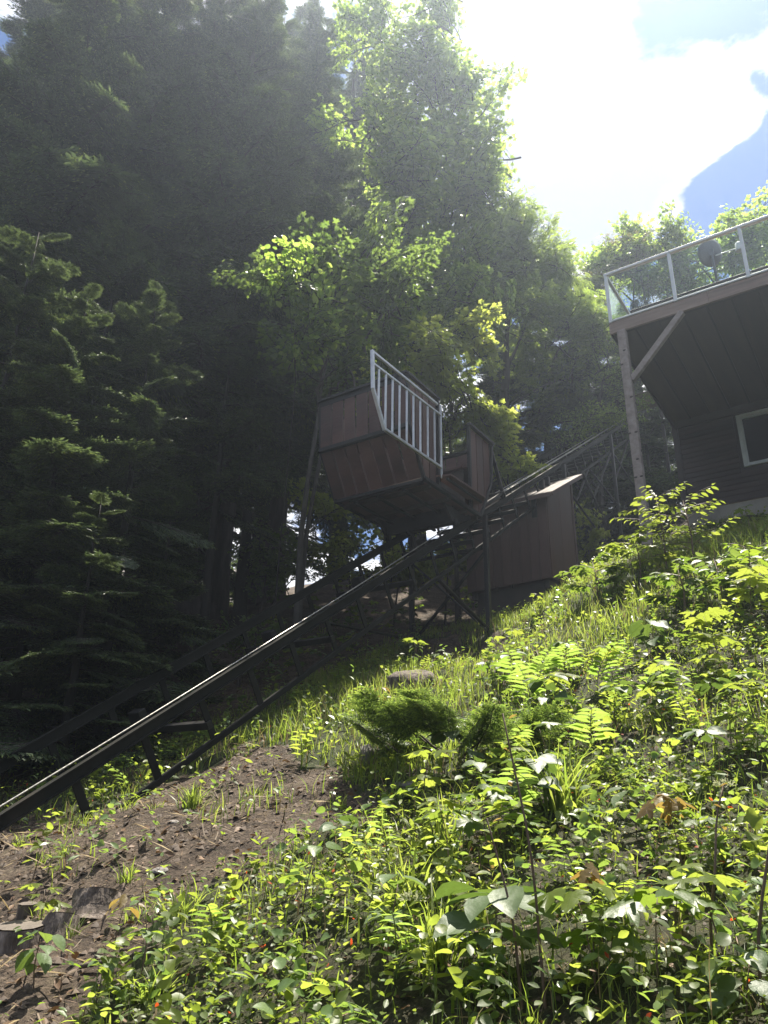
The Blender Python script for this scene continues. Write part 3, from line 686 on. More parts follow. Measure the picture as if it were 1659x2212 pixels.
deck = root('raised_deck', 'raised wooden deck with glass railing on a tall square post', 'deck', ROOTM)
DU, DZ = 2.69, 2.69
DW2 = -8.6
jn = -3.76
box('fascia_board', M_fascia, (DU+.02, (HW+jn)/2, DZ+.125), (.04, HW-jn-.004, .25), deck)
box('fascia_board', M_fascia, (DU+.02, (jn+DW2)/2, DZ+.125), (.04, jn-DW2-.004, .25), deck)
box('rim_joist', M_joist, ((DU+HU)/2+.04, HW-.02, DZ+.12), (HU-DU, .04, .235), deck)
box('beam', M_joist, (DU+.075, (HW+DW2)/2-.03, DZ+.10), (.06, HW-DW2-.08, .20), deck)
for i in range(16):
    w = HW-.42-i*.405
    if w > DW2: box('joist', M_joist, ((DU+HU)/2+.05, w, DZ+.135), (HU-DU-.12, .038, .17), deck)
for i in range(29):
    uu = DU+.10+i*.145
    box('deck_board', M_deck, (uu, (HW+DW2)/2, DZ+.245), (.139, HW-DW2-.04, .03), deck, b=.003)
# underside lining boards between the joists
for i in range(16):
    w = HW-.22-i*.405
    if w > DW2: box('soffit_board', M_deck, ((DU+HU)/2+.05, w, DZ+.085), (HU-DU-.14, .375, .014), deck, b=.003)
box('ledger', M_joist, (HU-.06, (HW+DW2)/2, DZ+.02), (.05, HW-DW2-.1, .24), deck)
# post with knots, knee brace
pu = DU+.03
gp = gl(DU, -2.27)
post = beam('post', M_post, (pu, -2.26, gp-.2), (pu, -2.26, DZ+.01), .15, .15, deck, (1, 0, 0), .012)
for (zz_, ww_, s_) in ((2.25, -.02, 0), (1.98, .05, 0), (1.3, -.045, 0), (1.22, .05, 1), (.62, .055, 0), (.62, -.05, 0), (.12, -.02, 0), (-.2, -.05, 0), (-.2, .04, 0), (-.6, .03, 0), (-.95, -.03, 0), (.9, .0, 1), (.3, .02, 1), (1.7, 0, 1)):
    V, F = tube_arrays([(0, 0, -.004), (0, 0, .006)], [.020, .012], 9)
    me = tri_mesh('knot', V*np.array([1, 1.5, 1]), F, [M_knot])
    if s_ == 0: Mk = Matrix.Translation((pu-.077, -2.26+ww_, zz_)) @ Matrix.Rotation(-math.pi/2, 4, 'Y')
    else: Mk = Matrix.Translation((pu+ww_, -2.337, zz_)) @ Matrix.Rotation(math.pi/2, 4, 'X')
    put('knot', me, deck, Mk)
beam('knee_brace', M_post, (pu+.01, -2.325, 1.66), (pu+.01, -3.31, DZ+.01), .11, .10, deck, (1, 0, 0), .008)
for (uu, ww_) in ((DU+.03, -7.9),):
    beam('post', M_post, (uu, ww_, gl(uu, ww_)-.2), (uu, ww_, DZ+.01), .15, .15, deck, (1, 0, 0), .012)
RZ0, RZ1 = DZ+.265, DZ+1.27
rp = [-2.09, -3.24, -4.42, -5.6, -6.78, -7.96]
for w in rp:
    box('railing_post', M_alu, (DU+.0, w, (DZ+.23+RZ1)/2), (.055, .055, RZ1-DZ-.23), deck)
for i in range(len(rp)-1):
    a, b_ = rp[i]-.028, rp[i+1]+.028
    box('glass_pane', M_pane, (DU, (a+b_)/2, (RZ0+RZ1)/2), (.008, a-b_-.01, RZ1-RZ0-.06), deck, b=.001)
    box('bottom_rail', M_alu, (DU, (a+b_)/2, RZ0-.005), (.045, a-b_, .035), deck)
box('hand_rail', M_alu, (DU, (rp[0]+rp[-1])/2, RZ1+.015), (.07, rp[0]-rp[-1]+.06, .05), deck)
for i, uu in enumerate((DU+1.4, DU+2.8, HU)):
    box('railing_post', M_alu, (uu, rp[0], (DZ+.26+RZ1)/2), (.05, .05, RZ1-DZ-.26), deck)
    box('glass_pane', M_pane, (uu-.7, rp[0], (RZ0+RZ1)/2), (1.33, .008, RZ1-RZ0-.06), deck, b=.001)
    box('bottom_rail', M_alu, (uu-.7, rp[0], RZ0-.005), (1.33, .04, .035), deck)
box('hand_rail', M_alu, ((DU+HU)/2, rp[0], RZ1+.014), (HU-DU-.05, .06, .045), deck)
planter = root('long_planter_box', 'long dark box standing on the deck behind the glass railing', 'planter', ROOTM)
box('side_board', M_joist, (DU+.36, -5.2, DZ+.42), (.03, 5.6, .30), planter); box('side_board', M_joist, (DU+.66, -5.2, DZ+.42), (.03, 5.6, .30), planter)
box('end_board', M_joist, (DU+.51, -2.41, DZ+.42), (.27, .03, .30), planter); box('end_board', M_joist, (DU+.51, -7.99, DZ+.42), (.27, .03, .30), planter)
box('lid', M_shed, (DU+.51, -5.2, DZ+.585), (.36, 5.66, .025), planter)
for ww_ in (-3.22, -4.4, -5.6, -6.8): box('cleat', M_steel, (DU+.33, ww_, DZ+.42), (.03, .16, .28), planter)
# satellite dish on its mast
dish = root('satellite_dish', 'grey satellite dish with feed arm standing behind the glass railing', 'satellite dish', ROOTM)
dc = Vector((DU+.55, -4.02, 4.0)) 
p_ = survey(1536, 541, 14.6); q_ = (p_-P0); dc = Vector((q_ @ U, q_ @ W, q_[2]))
Vd = [(0, 0, 0)]; rings = 5; sg = 20
for r_ in range(1, rings+1):
    for a_ in range(sg):
        rr = r_/rings; an = a_*2*math.pi/sg
        Vd.append((.10*rr*rr, .215*rr*math.cos(an), .29*rr*math.sin(an)))
Fd = [[0, 1+a_, 1+(a_+1) % sg] for a_ in range(sg)]
for r_ in range(1, rings):
    for a_ in range(sg):
        i0 = 1+(r_-1)*sg; i1 = 1+r_*sg; Fd.append([i0+a_, i1+a_, i1+(a_+1) % sg, i0+(a_+1) % sg])
me = py_mesh('reflector', Vd, Fd, M_dish, True)
dob = put('reflector', me, dish, Matrix.Translation(dc) @ Matrix.Rotation(R(25), 4, 'Z') @ Matrix.Rotation(R(-12), 4, 'Y'))
md_ = dob.modifiers.new('thick', 'SOLIDIFY'); md_.thickness = .012
zb_ = DZ+.60
rod('mast', M_dish, [(dc.x-.05, dc.y-.01, dc.z-.1), (dc.x-.06, dc.y-.01, dc.z-.25), (dc.x-.05, dc.y-.02, zb_)], .022, dish, 8)
box('bracket', M_dish, (dc.x-.04, dc.y, dc.z-.08), (.07, .09, .16), dish)
rod('feed_arm', M_alu, [(dc.x-.02, dc.y-.06, dc.z-.16), (dc.x+.12, dc.y-.42, dc.z-.06)], .012, dish, 6)
V, F = tube_arrays([(dc.x+.14, dc.y-.47, dc.z-.12), (dc.x+.13, dc.y-.46, dc.z+.05)], [.075, .06], 12)
put('feed_horn', tri_mesh('feed_horn', V, F, [M_alu], smooth=True), dish)
box('foot_plate', M_dish, (dc.x-.05, dc.y-.02, zb_+.005), (.16, .16, .01), dish)

# ================================================================== NEIGHBOUR'S ROOF BEHIND THE TRUNKS
e0 = survey(540, 1312, 26.5)
az = R(57); D = np.array([math.sin(az), math.cos(az), 0]); Q = np.array([-math.cos(az), math.sin(az), 0])
nb_M = Matrix.Translation(Vector(e0)) @ Matrix.Rotation(math.pi/2-az, 4, 'Z')
nbh = root('neighbouring_house', 'neighbouring house with grey shingled roof glimpsed behind the dark trunks', 'house', nb_M)
rt = R(31); cr, sr = math.cos(rt), math.sin(rt); LEN = 17.; NR = 27; RH = .20
for r_ in range(NR):
    for s_ in range(11):
        a0 = 1.6-LEN*s_/11 + (.3 if r_ % 2 else 0)
        key = 'shg'
        if key not in _bc: _bc[key] = boxmesh(LEN/11-.012, RH+.03, .016, M_shingle, .003)
        if True:
            put('shingle', _bc[key], nbh, Matrix.Translation((a0-LEN/22, r_*RH*cr, r_*RH*sr+.02)) @ Matrix.Rotation(rt+.05, 4, 'X'))
box('roof_deck', M_joist, (1.6-LEN/2, NR*RH*cr/2, NR*RH*sr/2-.06), (LEN, NR*RH+.05, .08), nbh, Matrix.Rotation(rt, 3, 'X'))
box('wall', M_joist, (1.4-LEN/2, 3.9, -1.1), (LEN-.6, 6.6, 2.2), nbh)
box('fascia', M_joist, (1.6-LEN/2, -.10, -.10), (LEN, .03, .18), nbh)

# ================================================================== LEAVES
def fan(outline, cz=.0, c=(0, .3)):
    """closed outline (x, y) list for x>=0 side from base to tip; mirrored; fan from a centre"""
    pts = list(outline) + [(-x, y) for x, y in reversed(outline[1:-1])]
    V = [(c[0], c[1], cz)] + [(x, y, -.10*(x*x*4+max(0, y-.5)**2)*1.6) for x, y in pts]
    n = len(pts); F = [(0, 1+i, 1+(i+1) % n) for i in range(n)]
    return np.array(V, float), np.array(F)
MAPLE = fan([(0, 0), (.20, -.08), (.40, .03), (.25, .17), (.53, .40), (.44, .50), (.20, .46), (.19, .72), (.10, .74), (0, 1.0)], .03)
MAPLE_BIG = fan([(0, 0), (.10, -.10), (.22, -.08), (.40, -.02), (.36, .06), (.26, .15), (.40, .20), (.48, .30), (.58, .46), (.46, .46), (.42, .54), (.30, .46), (.21, .44), (.25, .60), (.17, .68), (.18, .78), (.08, .86), (0, 1.04)], .02)
OVAL = (np.array([(0, 0, 0), (.20, .25, .05), (.25, .5, .06), (.14, .8, .02), (0, 1, -.08), (-.14, .8, .02), (-.25, .5, .06), (-.20, .25, .05), (0, .5, 0)], float),
        np.array([(8, 0, 1), (8, 1, 2), (8, 2, 3), (8, 3, 4), (8, 4, 5), (8, 5, 6), (8, 6, 7), (8, 7, 0)]))
BROAD = (np.array([(0, 0, 0), (.26, .10, .05), (.40, .32, .09), (.38, .58, .08), (.20, .84, .01), (0, 1.02, -.12), (-.20, .84, .01), (-.38, .58, .08), (-.40, .32, .09), (-.26, .10, .05), (0, .45, 0)], float),
         np.array([(10, i, (i+1)) for i in range(0, 9)] + [(10, 9, 0)]))
LANCE = (np.array([(0, 0, 0), (.10, .3, .03), (.09, .65, .02), (0, 1, -.10), (-.09, .65, .02), (-.10, .3, .03)], float), np.array([(0, 1, 5), (1, 2, 5), (2, 4, 5), (2, 3, 4)]))
NEED = (np.array([(0, 0, 0), (.12, .45, .0), (0, 1, -.04), (-.12, .45, .0)], float), np.array([(0, 1, 2), (0, 2, 3)]))
GC = (np.array([(0, 0, 0), (.24, .4, .07), (.15, .8, .03), (0, 1, -.03), (-.15, .8, .03), (-.24, .4, .07)], float), np.array([(0, 1, 5), (1, 2, 5), (2, 4, 5), (2, 3, 4)]))

def hem_bough(seed, tips=.35, thick=1.0, tipl=.55):
    g = np.random.default_rng(seed); b = Bag()
    s = np.linspace(0, 1, 9); dro = .10+.12*g.random()
    sp = np.stack([s, .05*np.sin(s*4+seed)*s, -dro*s**1.8], 1)
    b.tube(sp, np.linspace(.012, .003, 9), 4, 0)
    nb = 26
    P = []; D = []; Ln = []
    for i in range(nb):
        t = .10+.88*i/nb+g.random()*.02
        base = np.array([np.interp(t, s, sp[:, k]) for k in range(3)])
        for sd in (-1, 1):
            ln = (.40*math.sin(min(1, (1-t)*1.5+.12)*math.pi/2)*(.55+.45*min(1, t*4)))*(.65+.5*g.random())
            an = sd*(R(58)-R(12)*t+g.normal()*.10)
            d = np.array([math.cos(an), math.sin(an), -.05-.18*g.random()])
            q = [base+d*ln*k/4+np.array([0, 0, -.06*ln*(k/4)**2]) for k in range(5)]
            b.tube(np.array(q), np.linspace(.004, .0015, 5), 3, 0)
            m = max(3, int(ln/.024))
            for j in range(m):
                tt = (j+.5)/m; pt = base+d*ln*tt+np.array([0, 0, -.06*ln*tt*tt])
                for s2 in (-1, 1):
                    a2 = an+s2*(R(48)+g.normal()*.15)
                    P.append(pt); D.append((math.cos(a2), math.sin(a2), -.12-.25*g.random())); Ln.append((.045+.035*g.random())*(1.15-.6*tt))
            P.append(base+d*ln*.93); D.append(d); Ln.append(.06)
    for j in range(10):
        P.append(np.array([np.interp(.9+.01*j, s, sp[:, k]) for k in range(3)])); a2 = g.normal()*.6; D.append((math.cos(a2), math.sin(a2), -.1)); Ln.append(.05)
    P = np.array(P); D = np.array(D); Ln = np.array(Ln)*thick
    nr = np.tile([0, 0, 1.], (len(P), 1))+g.normal(size=(len(P), 3))*.35
    b.leaves(NEED[0]*np.array([1.25, 1, 1]), NEED[1], P, D, nr, Ln*1.35, 1)
    k = g.random(len(P)) < tips
    Dn = D[k]/np.linalg.norm(D[k], axis=1)[:, None]
    b.leaves(*NEED, P[k]+Dn*Ln[k, None]*1.05, Dn+np.array([0, 0, -.35]), nr[k], Ln[k]*tipl, 2)
    return b
HEM = [hem_bough(40+i, .42).mesh('hemlock_bough', [M_bark, L_hem, L_hemtip]) for i in range(5)]
HEMT = [hem_bough(60+i, .5).mesh('hemlock_bough', [M_bark, L_hem, L_hemtip]) for i in range(4)]

def dec_bough(seed, leaf, size, mats, n=26, per=9, flat=.45, hang=.35, twig=1.):
    g = np.random.default_rng(seed); b = Bag()
    s = np.linspace(0, 1, 7)
    sp = np.stack([s*.9, .12*np.sin(s*3+seed), .10*np.sin(s*2.2)], 1)
    b.tube(sp, np.linspace(.013, .003, 7)*twig, 4, 0)
    P = []; D = []
    for i in range(n):
        t = .12+.86*i/n
        base = np.array([np.interp(t, s, sp[:, k]) for k in range(3)])
        an = (1 if i % 2 else -1)*(.55+.7*g.random()); ln = (.18+.34*g.random())*(1.15-.6*t)
        d = np.array([math.cos(an), math.sin(an), g.normal()*flat]); d /= np.linalg.norm(d)
        e = base+d*ln+np.array([0, 0, -.03])
        b.tube(np.array([base, (base+e)/2+g.normal(size=3)*.012, e]), np.array([.0045, .003, .0015])*twig, 3, 0)
        for j in range(per):
            tt = .25+.8*j/per
            o = np.array([g.normal()*.035, g.normal()*.035, g.normal()*.02])
            P.append(base+d*ln*tt+o)
            a3 = an+(1 if j % 2 else -1)*(.5+.5*g.random()); D.append((math.cos(a3), math.sin(a3), -hang*(.3+1.2*g.random())))
    P = np.array(P); D = np.array(D)
    nr = np.tile([0, 0, 1.], (len(P), 1))+g.normal(size=(len(P), 3))*.42
    b.leaves(*leaf, P, D, nr, size*(.6+.6*g.random(len(P))), 1)
    return b.mesh('bough', mats)
MAPB = [dec_bough(80+i, MAPLE, .080, [M_bark, L_map], 20, 7) for i in range(5)]
MAPB2 = MAPB
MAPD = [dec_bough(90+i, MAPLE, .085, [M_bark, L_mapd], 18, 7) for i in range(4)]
MAPY = [dec_bough(100+i, MAPLE, .105, [M_bark, L_mapy], 14, 7) for i in range(3)]
def ash_leafshape():
    b = Bag(); P = []; D = []
    for i in range(4):
        for sd in (-1, 1): P.append((0, .2+.2*i, 0)); D.append((sd*.8, .6, -.15))
    P.append((0, .95, 0)); D.append((0, 1, -.1))
    b.leaves(LANCE[0]*np.array([1.5, 1, 1]), LANCE[1], np.array(P, float), np.array(D, float), np.tile([0, 0, 1.], (9, 1)), .42)
    return np.concatenate(b.V), np.concatenate(b.F)
ASHL = ash_leafshape()
ASHB = [dec_bough(110+i, ASHL, .17, [M_bark, L_ash], 18, 4, .5, .5) for i in range(4)]
BRNB = [dec_bough(140+i, (OVAL[0]*np.array([1.1, 1, 1]), OVAL[1]), .05, [M_bark, L_olive], 26, 9, .5, .6) for i in range(3)]
BIRB = [dec_bough(120+i, (OVAL[0]*np.array([1.1, 1, 1]), OVAL[1]), .048, [M_bark, L_ash], 26, 9, .5, .6) for i in range(4)]

# ================================================================== TREES
M_darkbark = solid('dark_young_bark', [(.3, (.012, .010, .008)), (.8, (.04, .032, .026))], (9, 9, 2), .9, .6)
def bough_M(p, d, s, roll=0., tilt=None):
    d = Vector(d).normalized(); up = Vector((0, 0, 1)); y = up.cross(d)
    if y.length < .05: y = Vector((0, 1, 0))
    y.normalize(); z = d.cross(y)
    Mx = Matrix((d, y, z)).transposed().to_4x4() @ Matrix.Rotation(roll, 4, 'X') @ Matrix.Scale(s, 4)
    Mx.translation = Vector(p); return Mx
def trunk_obj(tr, pts, rad, mat=None, n=14, name='trunk', flare=True, base=None):
    pts = np.array(pts, float)
    t = np.linspace(0, 1, len(pts)); tt = np.linspace(0, 1, 16)
    pp = np.stack([np.interp(tt, t, pts[:, k]) for k in range(3)], 1); 
    pp[1:-1, 0] += np.random.default_rng(int(abs(pts[0, 0]*100)) % 999).normal(size=14)*rad*.12
    rr = rad*(1-.94*tt)
    if flare: rr = rr+rad*.45*np.exp(-tt*len(tt)*1.1)
    V, F = tube_arrays(pp, rr, n, .14)
    return put(name, tri_mesh(name, V, F, [mat or M_bark], smooth=True), tr)
TREES = []
def hemlock(label, x, y, h, r, b0, Lmax, nb, seed, lean=(0, 0), tipset=False, group=None, name='hemlock_tree', faceup=0, zoff=0, amin=0, amax=2*math.pi, s0=None):
    g = np.random.default_rng(seed); z = gz(x, y)-.15+zoff
    t = root(name, label, 'tree', Matrix.Translation((x, y, z)), group)
    top = np.array([lean[0], lean[1], h])
    trunk_obj(t, [(0, 0, 0), top*.25, top*.6, top], r, M_darkbark if tipset else None)
    for i in range(nb):
        f_ = (i+.5)/nb; hz = b0+(h-b0)*f_**.9
        a = i*2.39996+g.normal()*.3
        if amax-amin < 6.2: a = amin+(a % (2*math.pi))/(2*math.pi)*(amax-amin)
        ln = Lmax*(1-f_*.75)*(.55+.55*g.random())
        d = (math.cos(a), math.sin(a), .22-.30*(1-f_)+g.normal()*.12)
        p = top*(hz/h)+np.array([math.cos(a), math.sin(a), 0])*r*(1-hz/h*.8)*.5
        put('bough', (HEMT if tipset else HEM)[g.integers(4)], t, bough_M(p, d, ln, g.normal()*.25))
    return t
def at(px, py, d):
    p = survey(px, py, d); return p[0], p[1]
# the tall dark hemlocks on the left
HT = 'tall dark hemlock with thick trunk leaning slightly right behind the rails'
def hl(label, px, py, d, h, r, b0, Lm, nb, seed, **k):
    x, y = at(px, py, d); h = min(h, 1.6+1.40*math.hypot(x, y)-gz(x, y)); return hemlock(label, x, y, h, r, b0, Lm, nb, seed, **k)
hl('hemlock with the thickest dark trunk, left of the root mound', 352, 1335, 14, 25, .36, 5.0, 2.5, 150, 1, lean=(.6, .3))
hl('hemlock with slimmer trunk just left behind the thickest trunk', 292, 1240, 15.4, 24, .24, 5.5, 3.0, 130, 2, lean=(.4, .2))
hl('hemlock with bare trunk between root mound and grey multi-stemmed tree', 468, 1285, 15.6, 23, .20, 4.5, 2.2, 120, 3, lean=(.3, .4))
hl('dark hemlock at the far left edge above the young hemlocks', -60, 1330, 13, 24, .28, 3.5, 3.3, 120, 4)
hl('hemlock between far left edge and the thick trunks', 150, 1290, 14.5, 24, .26, 4.0, 3.2, 118, 5)
hl('hemlock with forked dark crown rising above the lift car', 590, 1230, 19.5, 24.5, .26, 3.0, 3.0, 105, 6, lean=(.3, 0))
hl('hemlock half hidden behind the maple, its bare limbs against sky', 850, 1190, 26, 25, .30, 5, 3.4, 130, 7, lean=(-.8, 0))
hl('tall hemlock far back behind the thick trunks', 40, 1270, 21, 27, .3, 4, 3.6, 92, 8)
hl('hemlock far back behind the slim trunks, near the neighbouring roof', 400, 1240, 22, 27, .3, 1.5, 3.8, 120, 9)
hl('hemlock far back at the upper centre of the dark wood', 560, 1230, 23, 27, .3, 5, 3.4, 88, 10)
hl('hemlock at the back left corner of the wood', -220, 1280, 18, 26, .3, 3, 3.8, 100, 11)
hl('hemlock in the back row seen between the left trunks', 230, 1250, 25, 28, .3, 5, 3.8, 80, 12)
hl('hemlock in the back row above the grey multi-stemmed tree', 730, 1220, 24, 26, .28, 3.5, 3.4, 88, 13)
# dark conifers behind the shed and the far trestle
hl('dark hemlock directly behind the shed roof', 1195, 1150, 24, 11, .18, .3, 3.0, 90, 14)
hl('dark hemlock behind the far trestle posts', 1300, 1130, 23, 9.5, .18, .2, 2.8, 90, 15)
hl('dark hemlock right of the deck post, behind the trestle', 1420, 1120, 25, 8.5, .18, .2, 2.8, 80, 16)
hl('dark hemlock low behind the maple sapling by the lift car', 1080, 1180, 23, 9, .18, .3, 2.8, 70, 17)
# young hemlocks with new tips coloured as if lit, in front of the trunks
for (lb, px, py, d, h, Lm, nb, sd) in (
    ('young hemlock with pale tips filling the left edge', 20, 1560, 8.6, 6.4, 1.75, 75, 31),
    ('young hemlock with yellow-lit drooping branch near the slim trunk', 215, 1500, 9.6, 6.6, 1.7, 75, 32),
    ('small young hemlock beside the thick trunk, above the far rail', 330, 1440, 10.8, 3.6, 1.25, 50, 33),
    ('young hemlock low in the corner beside the lower rails', 130, 1640, 7.9, 3.2, 1.15, 46, 34),
    ('young hemlock reaching in from beyond the left edge', -160, 1600, 8.6, 7.5, 2.0, 70, 35),
    ('slender young hemlock behind the pale-tipped ones on the left', 110, 1420, 11.5, 9.5, 2.2, 85, 36),
    ('young hemlock between the thick trunk and the slim right trunk', 440, 1340, 12.8, 7.5, 1.5, 46, 37),
    ('tall young hemlock hanging branches above the slim right trunk', 520, 1290, 14.3, 12, 1.7, 66, 38)):
    b0_ = .25 if sd not in (37, 38) else (2.6 if sd == 37 else 3.6)
    hl(lb, px, py, d, h, .05+.006*h, b0_, Lm, nb, sd, tipset=True, name='young_hemlock')

def broadleaf(label, x, y, trunks, blobs, boughs, bl, seed, mat=None, name='maple_tree', limbs=10, lr=.05, group=None, up=.25):
    """trunks: list of (points relative to base, radius); blobs: (centre, radii, number of boughs) relative to base"""
    g = np.random.default_rng(seed); z = gz(x, y)-.1
    t = root(name, label, 'tree', Matrix.Translation((x, y, z)), group)
    for pts, r in trunks: trunk_obj(t, pts, r, mat or M_bark, 10)
    allp = np.array([p for pts, r in trunks for p in pts], float)
    for (c, rad, n) in blobs:
        n = max(4, int(n*.8)); c = np.array(c, float); rad = np.array(rad, float)
        # a limb from the trunk to the middle of each clump
        k = allp[np.argmin(np.linalg.norm(allp-c+np.array([0, 0, rad[2]*.8]), axis=1))]
        mid = (k+c)/2+np.array([0, 0, .15*np.linalg.norm(c-k)])
        tt = np.linspace(0, 1, 8)[:, None]; q = (1-tt)**2*k+2*tt*(1-tt)*mid+tt*tt*c
        V, F = tube_arrays(q+g.normal(size=q.shape)*.03, np.linspace(lr, lr*.3, 8), 6)
        put('limb', tri_mesh('limb', V, F, [mat or M_bark], smooth=True), t)
        sub = g.normal(size=(max(3, n//4), 3)); sub /= np.linalg.norm(sub, axis=1)[:, None]; sub *= .45+.5*g.random((len(sub), 1))
        for i in range(n):
            v = sub[i % len(sub)]+g.normal(size=3)*.20
            p = c+v*rad; v = v/np.linalg.norm(v)
            d = v*np.array([1, 1, .55])+np.array([0, 0, up])+g.normal(size=3)*.25
            s = bl*(.65+.6*g.random())
            d = d/np.linalg.norm(d)
            put('bough', boughs[g.integers(len(boughs))], t, bough_M(p-d*s*.55, d, s, g.normal()*.5))
    return t
def rel(base, px, py, d):
    p = survey(px, py, d); return (p[0]-base[0], p[1]-base[1], p[2]-(gz(base[0], base[1])-.1))
def bt(label, bpx, bpy, bd, blobs, boughs, bl, seed, trunk=.12, name='maple_tree', stems=None, mat=None, up=.25, lr=.05):
    b = at(bpx, bpy, bd)
    B = [(rel(b, px, py, d), rr, n) for (px, py, d, rr, n) in blobs]
    if stems is None:
        c = np.mean([q[0] for q in B], axis=0); top = max(B, key=lambda q: q[0][2])[0]
        stems = [([(0, 0, 0), (c[0]*.25, c[1]*.25, c[2]*.35), (c[0]*.8, c[1]*.8, c[2]*.8), tuple(top)], trunk)]
    else: stems = [([(0, 0, 0)]+[rel(b, *s) for s in pts], r) for pts, r in stems]
    return broadleaf(label, b[0], b[1], stems, B, boughs, bl, seed, mat, name, lr=lr, up=up)
# grey multi-stemmed maple left of the lift car
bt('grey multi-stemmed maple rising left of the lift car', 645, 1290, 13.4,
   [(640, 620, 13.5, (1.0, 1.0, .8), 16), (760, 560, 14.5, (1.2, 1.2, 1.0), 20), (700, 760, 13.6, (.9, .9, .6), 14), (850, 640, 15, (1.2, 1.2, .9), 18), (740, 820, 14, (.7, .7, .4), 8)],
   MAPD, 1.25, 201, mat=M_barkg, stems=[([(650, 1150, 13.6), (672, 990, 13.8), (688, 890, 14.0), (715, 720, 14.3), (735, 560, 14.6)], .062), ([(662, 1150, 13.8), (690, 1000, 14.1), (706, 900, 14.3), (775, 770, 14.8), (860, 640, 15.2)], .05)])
# the big sunlit maple
bt('tall sunlit maple behind the lift car, against the sky', 900, 1180, 23,
   [(x_, y_, d_+4.0, tuple(v*1.18 for v in r_), int(n_*1.05)) for x_, y_, d_, r_, n_ in [(975, 70, 20.5, (.9, 1.2, 1.2), 16), (930, 400, 20, (1.5, 1.4, 1.3), 20), (1010, 560, 19.5, (1.3, 1.4, 1.2), 22), (850, 520, 19.5, (1.4, 1.4, 1.2), 18), (1045, 640, 19, (1., 1.2, 1.0), 16), (840, 80, 20.5, (1.2, 1.3, 1.3), 16), (900, 150, 20, (1.3, 1.4, 1.4), 22), (960, 290, 20, (1.5, 1.8, 1.3), 28), (1055, 330, 20, (.8, 1.2, .7), 14),
    (860, 400, 19.5, (1.7, 1.6, 1.4), 24), (990, 480, 19.5, (1.5, 1.8, 1.4), 30), (880, 620, 18.5, (1.7, 1.6, 1.3), 26), (985, 660, 18, (1.2, 1.4, 1.1), 24),
    (800, 260, 20, (1.4, 1.4, 1.5), 16), (880, 790, 18, (1.5, 1.3, .8), 18), (1060, 440, 20, (.8, 1.2, .7), 12), (800, 680, 18, (1.3, 1.3, 1.0), 14)]],
   MAPB2, 1.95, 202, stems=[([(905, 900, 23), (900, 600, 23.5), (900, 300, 24), (930, 60, 24.5)], .26)], lr=.07)
bt('smaller sunlit maple with bright low branches right of the gate', 985, 1120, 16.5,
   [(975, 790, 16.5, (1.0, 1.1, .7), 18), (1000, 860, 16, (.9, .9, .5), 14), (900, 830, 16.8, (1.0, 1.0, .6), 14), (960, 930, 16.4, (.8, .8, .45), 12), (1000, 720, 17, (.9, 1, .7), 12)],
   MAPY, 1.2, 203, .06)
bt('yellow-green maple sapling beside the uphill end of the lift car', 1095, 1110, 17.2,
   [(1090, 985, 16.8, (.75, .8, .5), 16), (1150, 1010, 17, (.7, .8, .4), 12), (1045, 950, 16.8, (.6, .7, .5), 10), (1120, 1050, 17, (.7, .7, .4), 10)],
   MAPY, .95, 204, .04, lr=.02)
# ash at the sky edge
bt('ash tree with forked trunk in the middle of the picture', 1088, 1000, 23,
   [(1120, 500, 24, (.8, 1.2, 1.0), 16), (1150, 590, 23.5, (1.5, 1.7, 1.0), 30), (1060, 590, 23, (1.3, 1.5, 1.1), 24), (1215, 640, 23.5, (.9, 1.3, .8), 18), (1120, 690, 23, (1.8, 1.6, .7), 18), (1210, 740, 23, (1.2, 1.4, .8), 18), (1040, 720, 22.5, (1.1, 1.2, .8), 12), (1230, 820, 23.5, (1.2, 1.2, .6), 8), (1160, 910, 24.5, (1.6, 1.2, .6), 7)],
   ASHB, 1.5, 205, name='ash_tree', stems=[([(1088, 900, 23), (1092, 800, 23), (1098, 700, 23.2), (1120, 540, 23.8)], .20), ([(1092, 800, 23), (1130, 720, 23.3), (1170, 610, 23.5)], .08), ([(1088, 880, 23), (1180, 830, 23.5), (1250, 800, 24)], .07)], lr=.06)
bt('leafy green tree between the ash and the deck post', 1290, 1050, 22,
   [(1290, 720, 23, (1.0, 1.2, .8), 18), (1310, 800, 22.5, (1.0, 1.2, .8), 18), (1280, 880, 22, (1.1, 1.2, .7), 16), (1200, 950, 22, (1.2, 1.2, .5), 12), (1330, 680, 23.5, (.6, .9, .7), 8), (1340, 870, 22.5, (.8, 1, .7), 10)],
   BIRB, 1.35, 206, .09, name='birch_tree')
# trees beyond the deck
bt('brownish olive tree left of the glass railing corner', 1345, 1000, 27,
   [(1330, 640, 27, (1.1, 1.2, .9), 18), (1375, 570, 27.5, (.9, 1.0, .7), 12), (1390, 660, 27, (1.2, 1.2, .8), 14)],
   BRNB, 1.3, 218, .12, name='broadleaf_tree')
bt('maple crown beyond the deck, behind the first glass panes', 1400, 900, 27,
   [(1400, 590, 28, (1.6, 1.5, 1.1), 24), (1380, 540, 28, (.7, .9, .9), 12), (1470, 620, 27.5, (1.5, 1.5, .9), 20), (1320, 610, 28, (1.0, 1.2, 1.0), 14)],
   MAPB, 1.8, 207, .15)
bt('maple crown beyond the deck, above the satellite dish', 1580, 900, 26,
   [(1530, 560, 27, (1.6, 1.5, 1.0), 22), (1595, 510, 27, (1.0, 1.2, 1.2), 20), (1650, 540, 27, (1.2, 1.3, 1.1), 18), (1480, 530, 27.5, (.8, 1.0, .7), 10), (1590, 620, 26, (1.8, 1.3, .6), 16)],
   MAPB, 1.8, 208, .15)
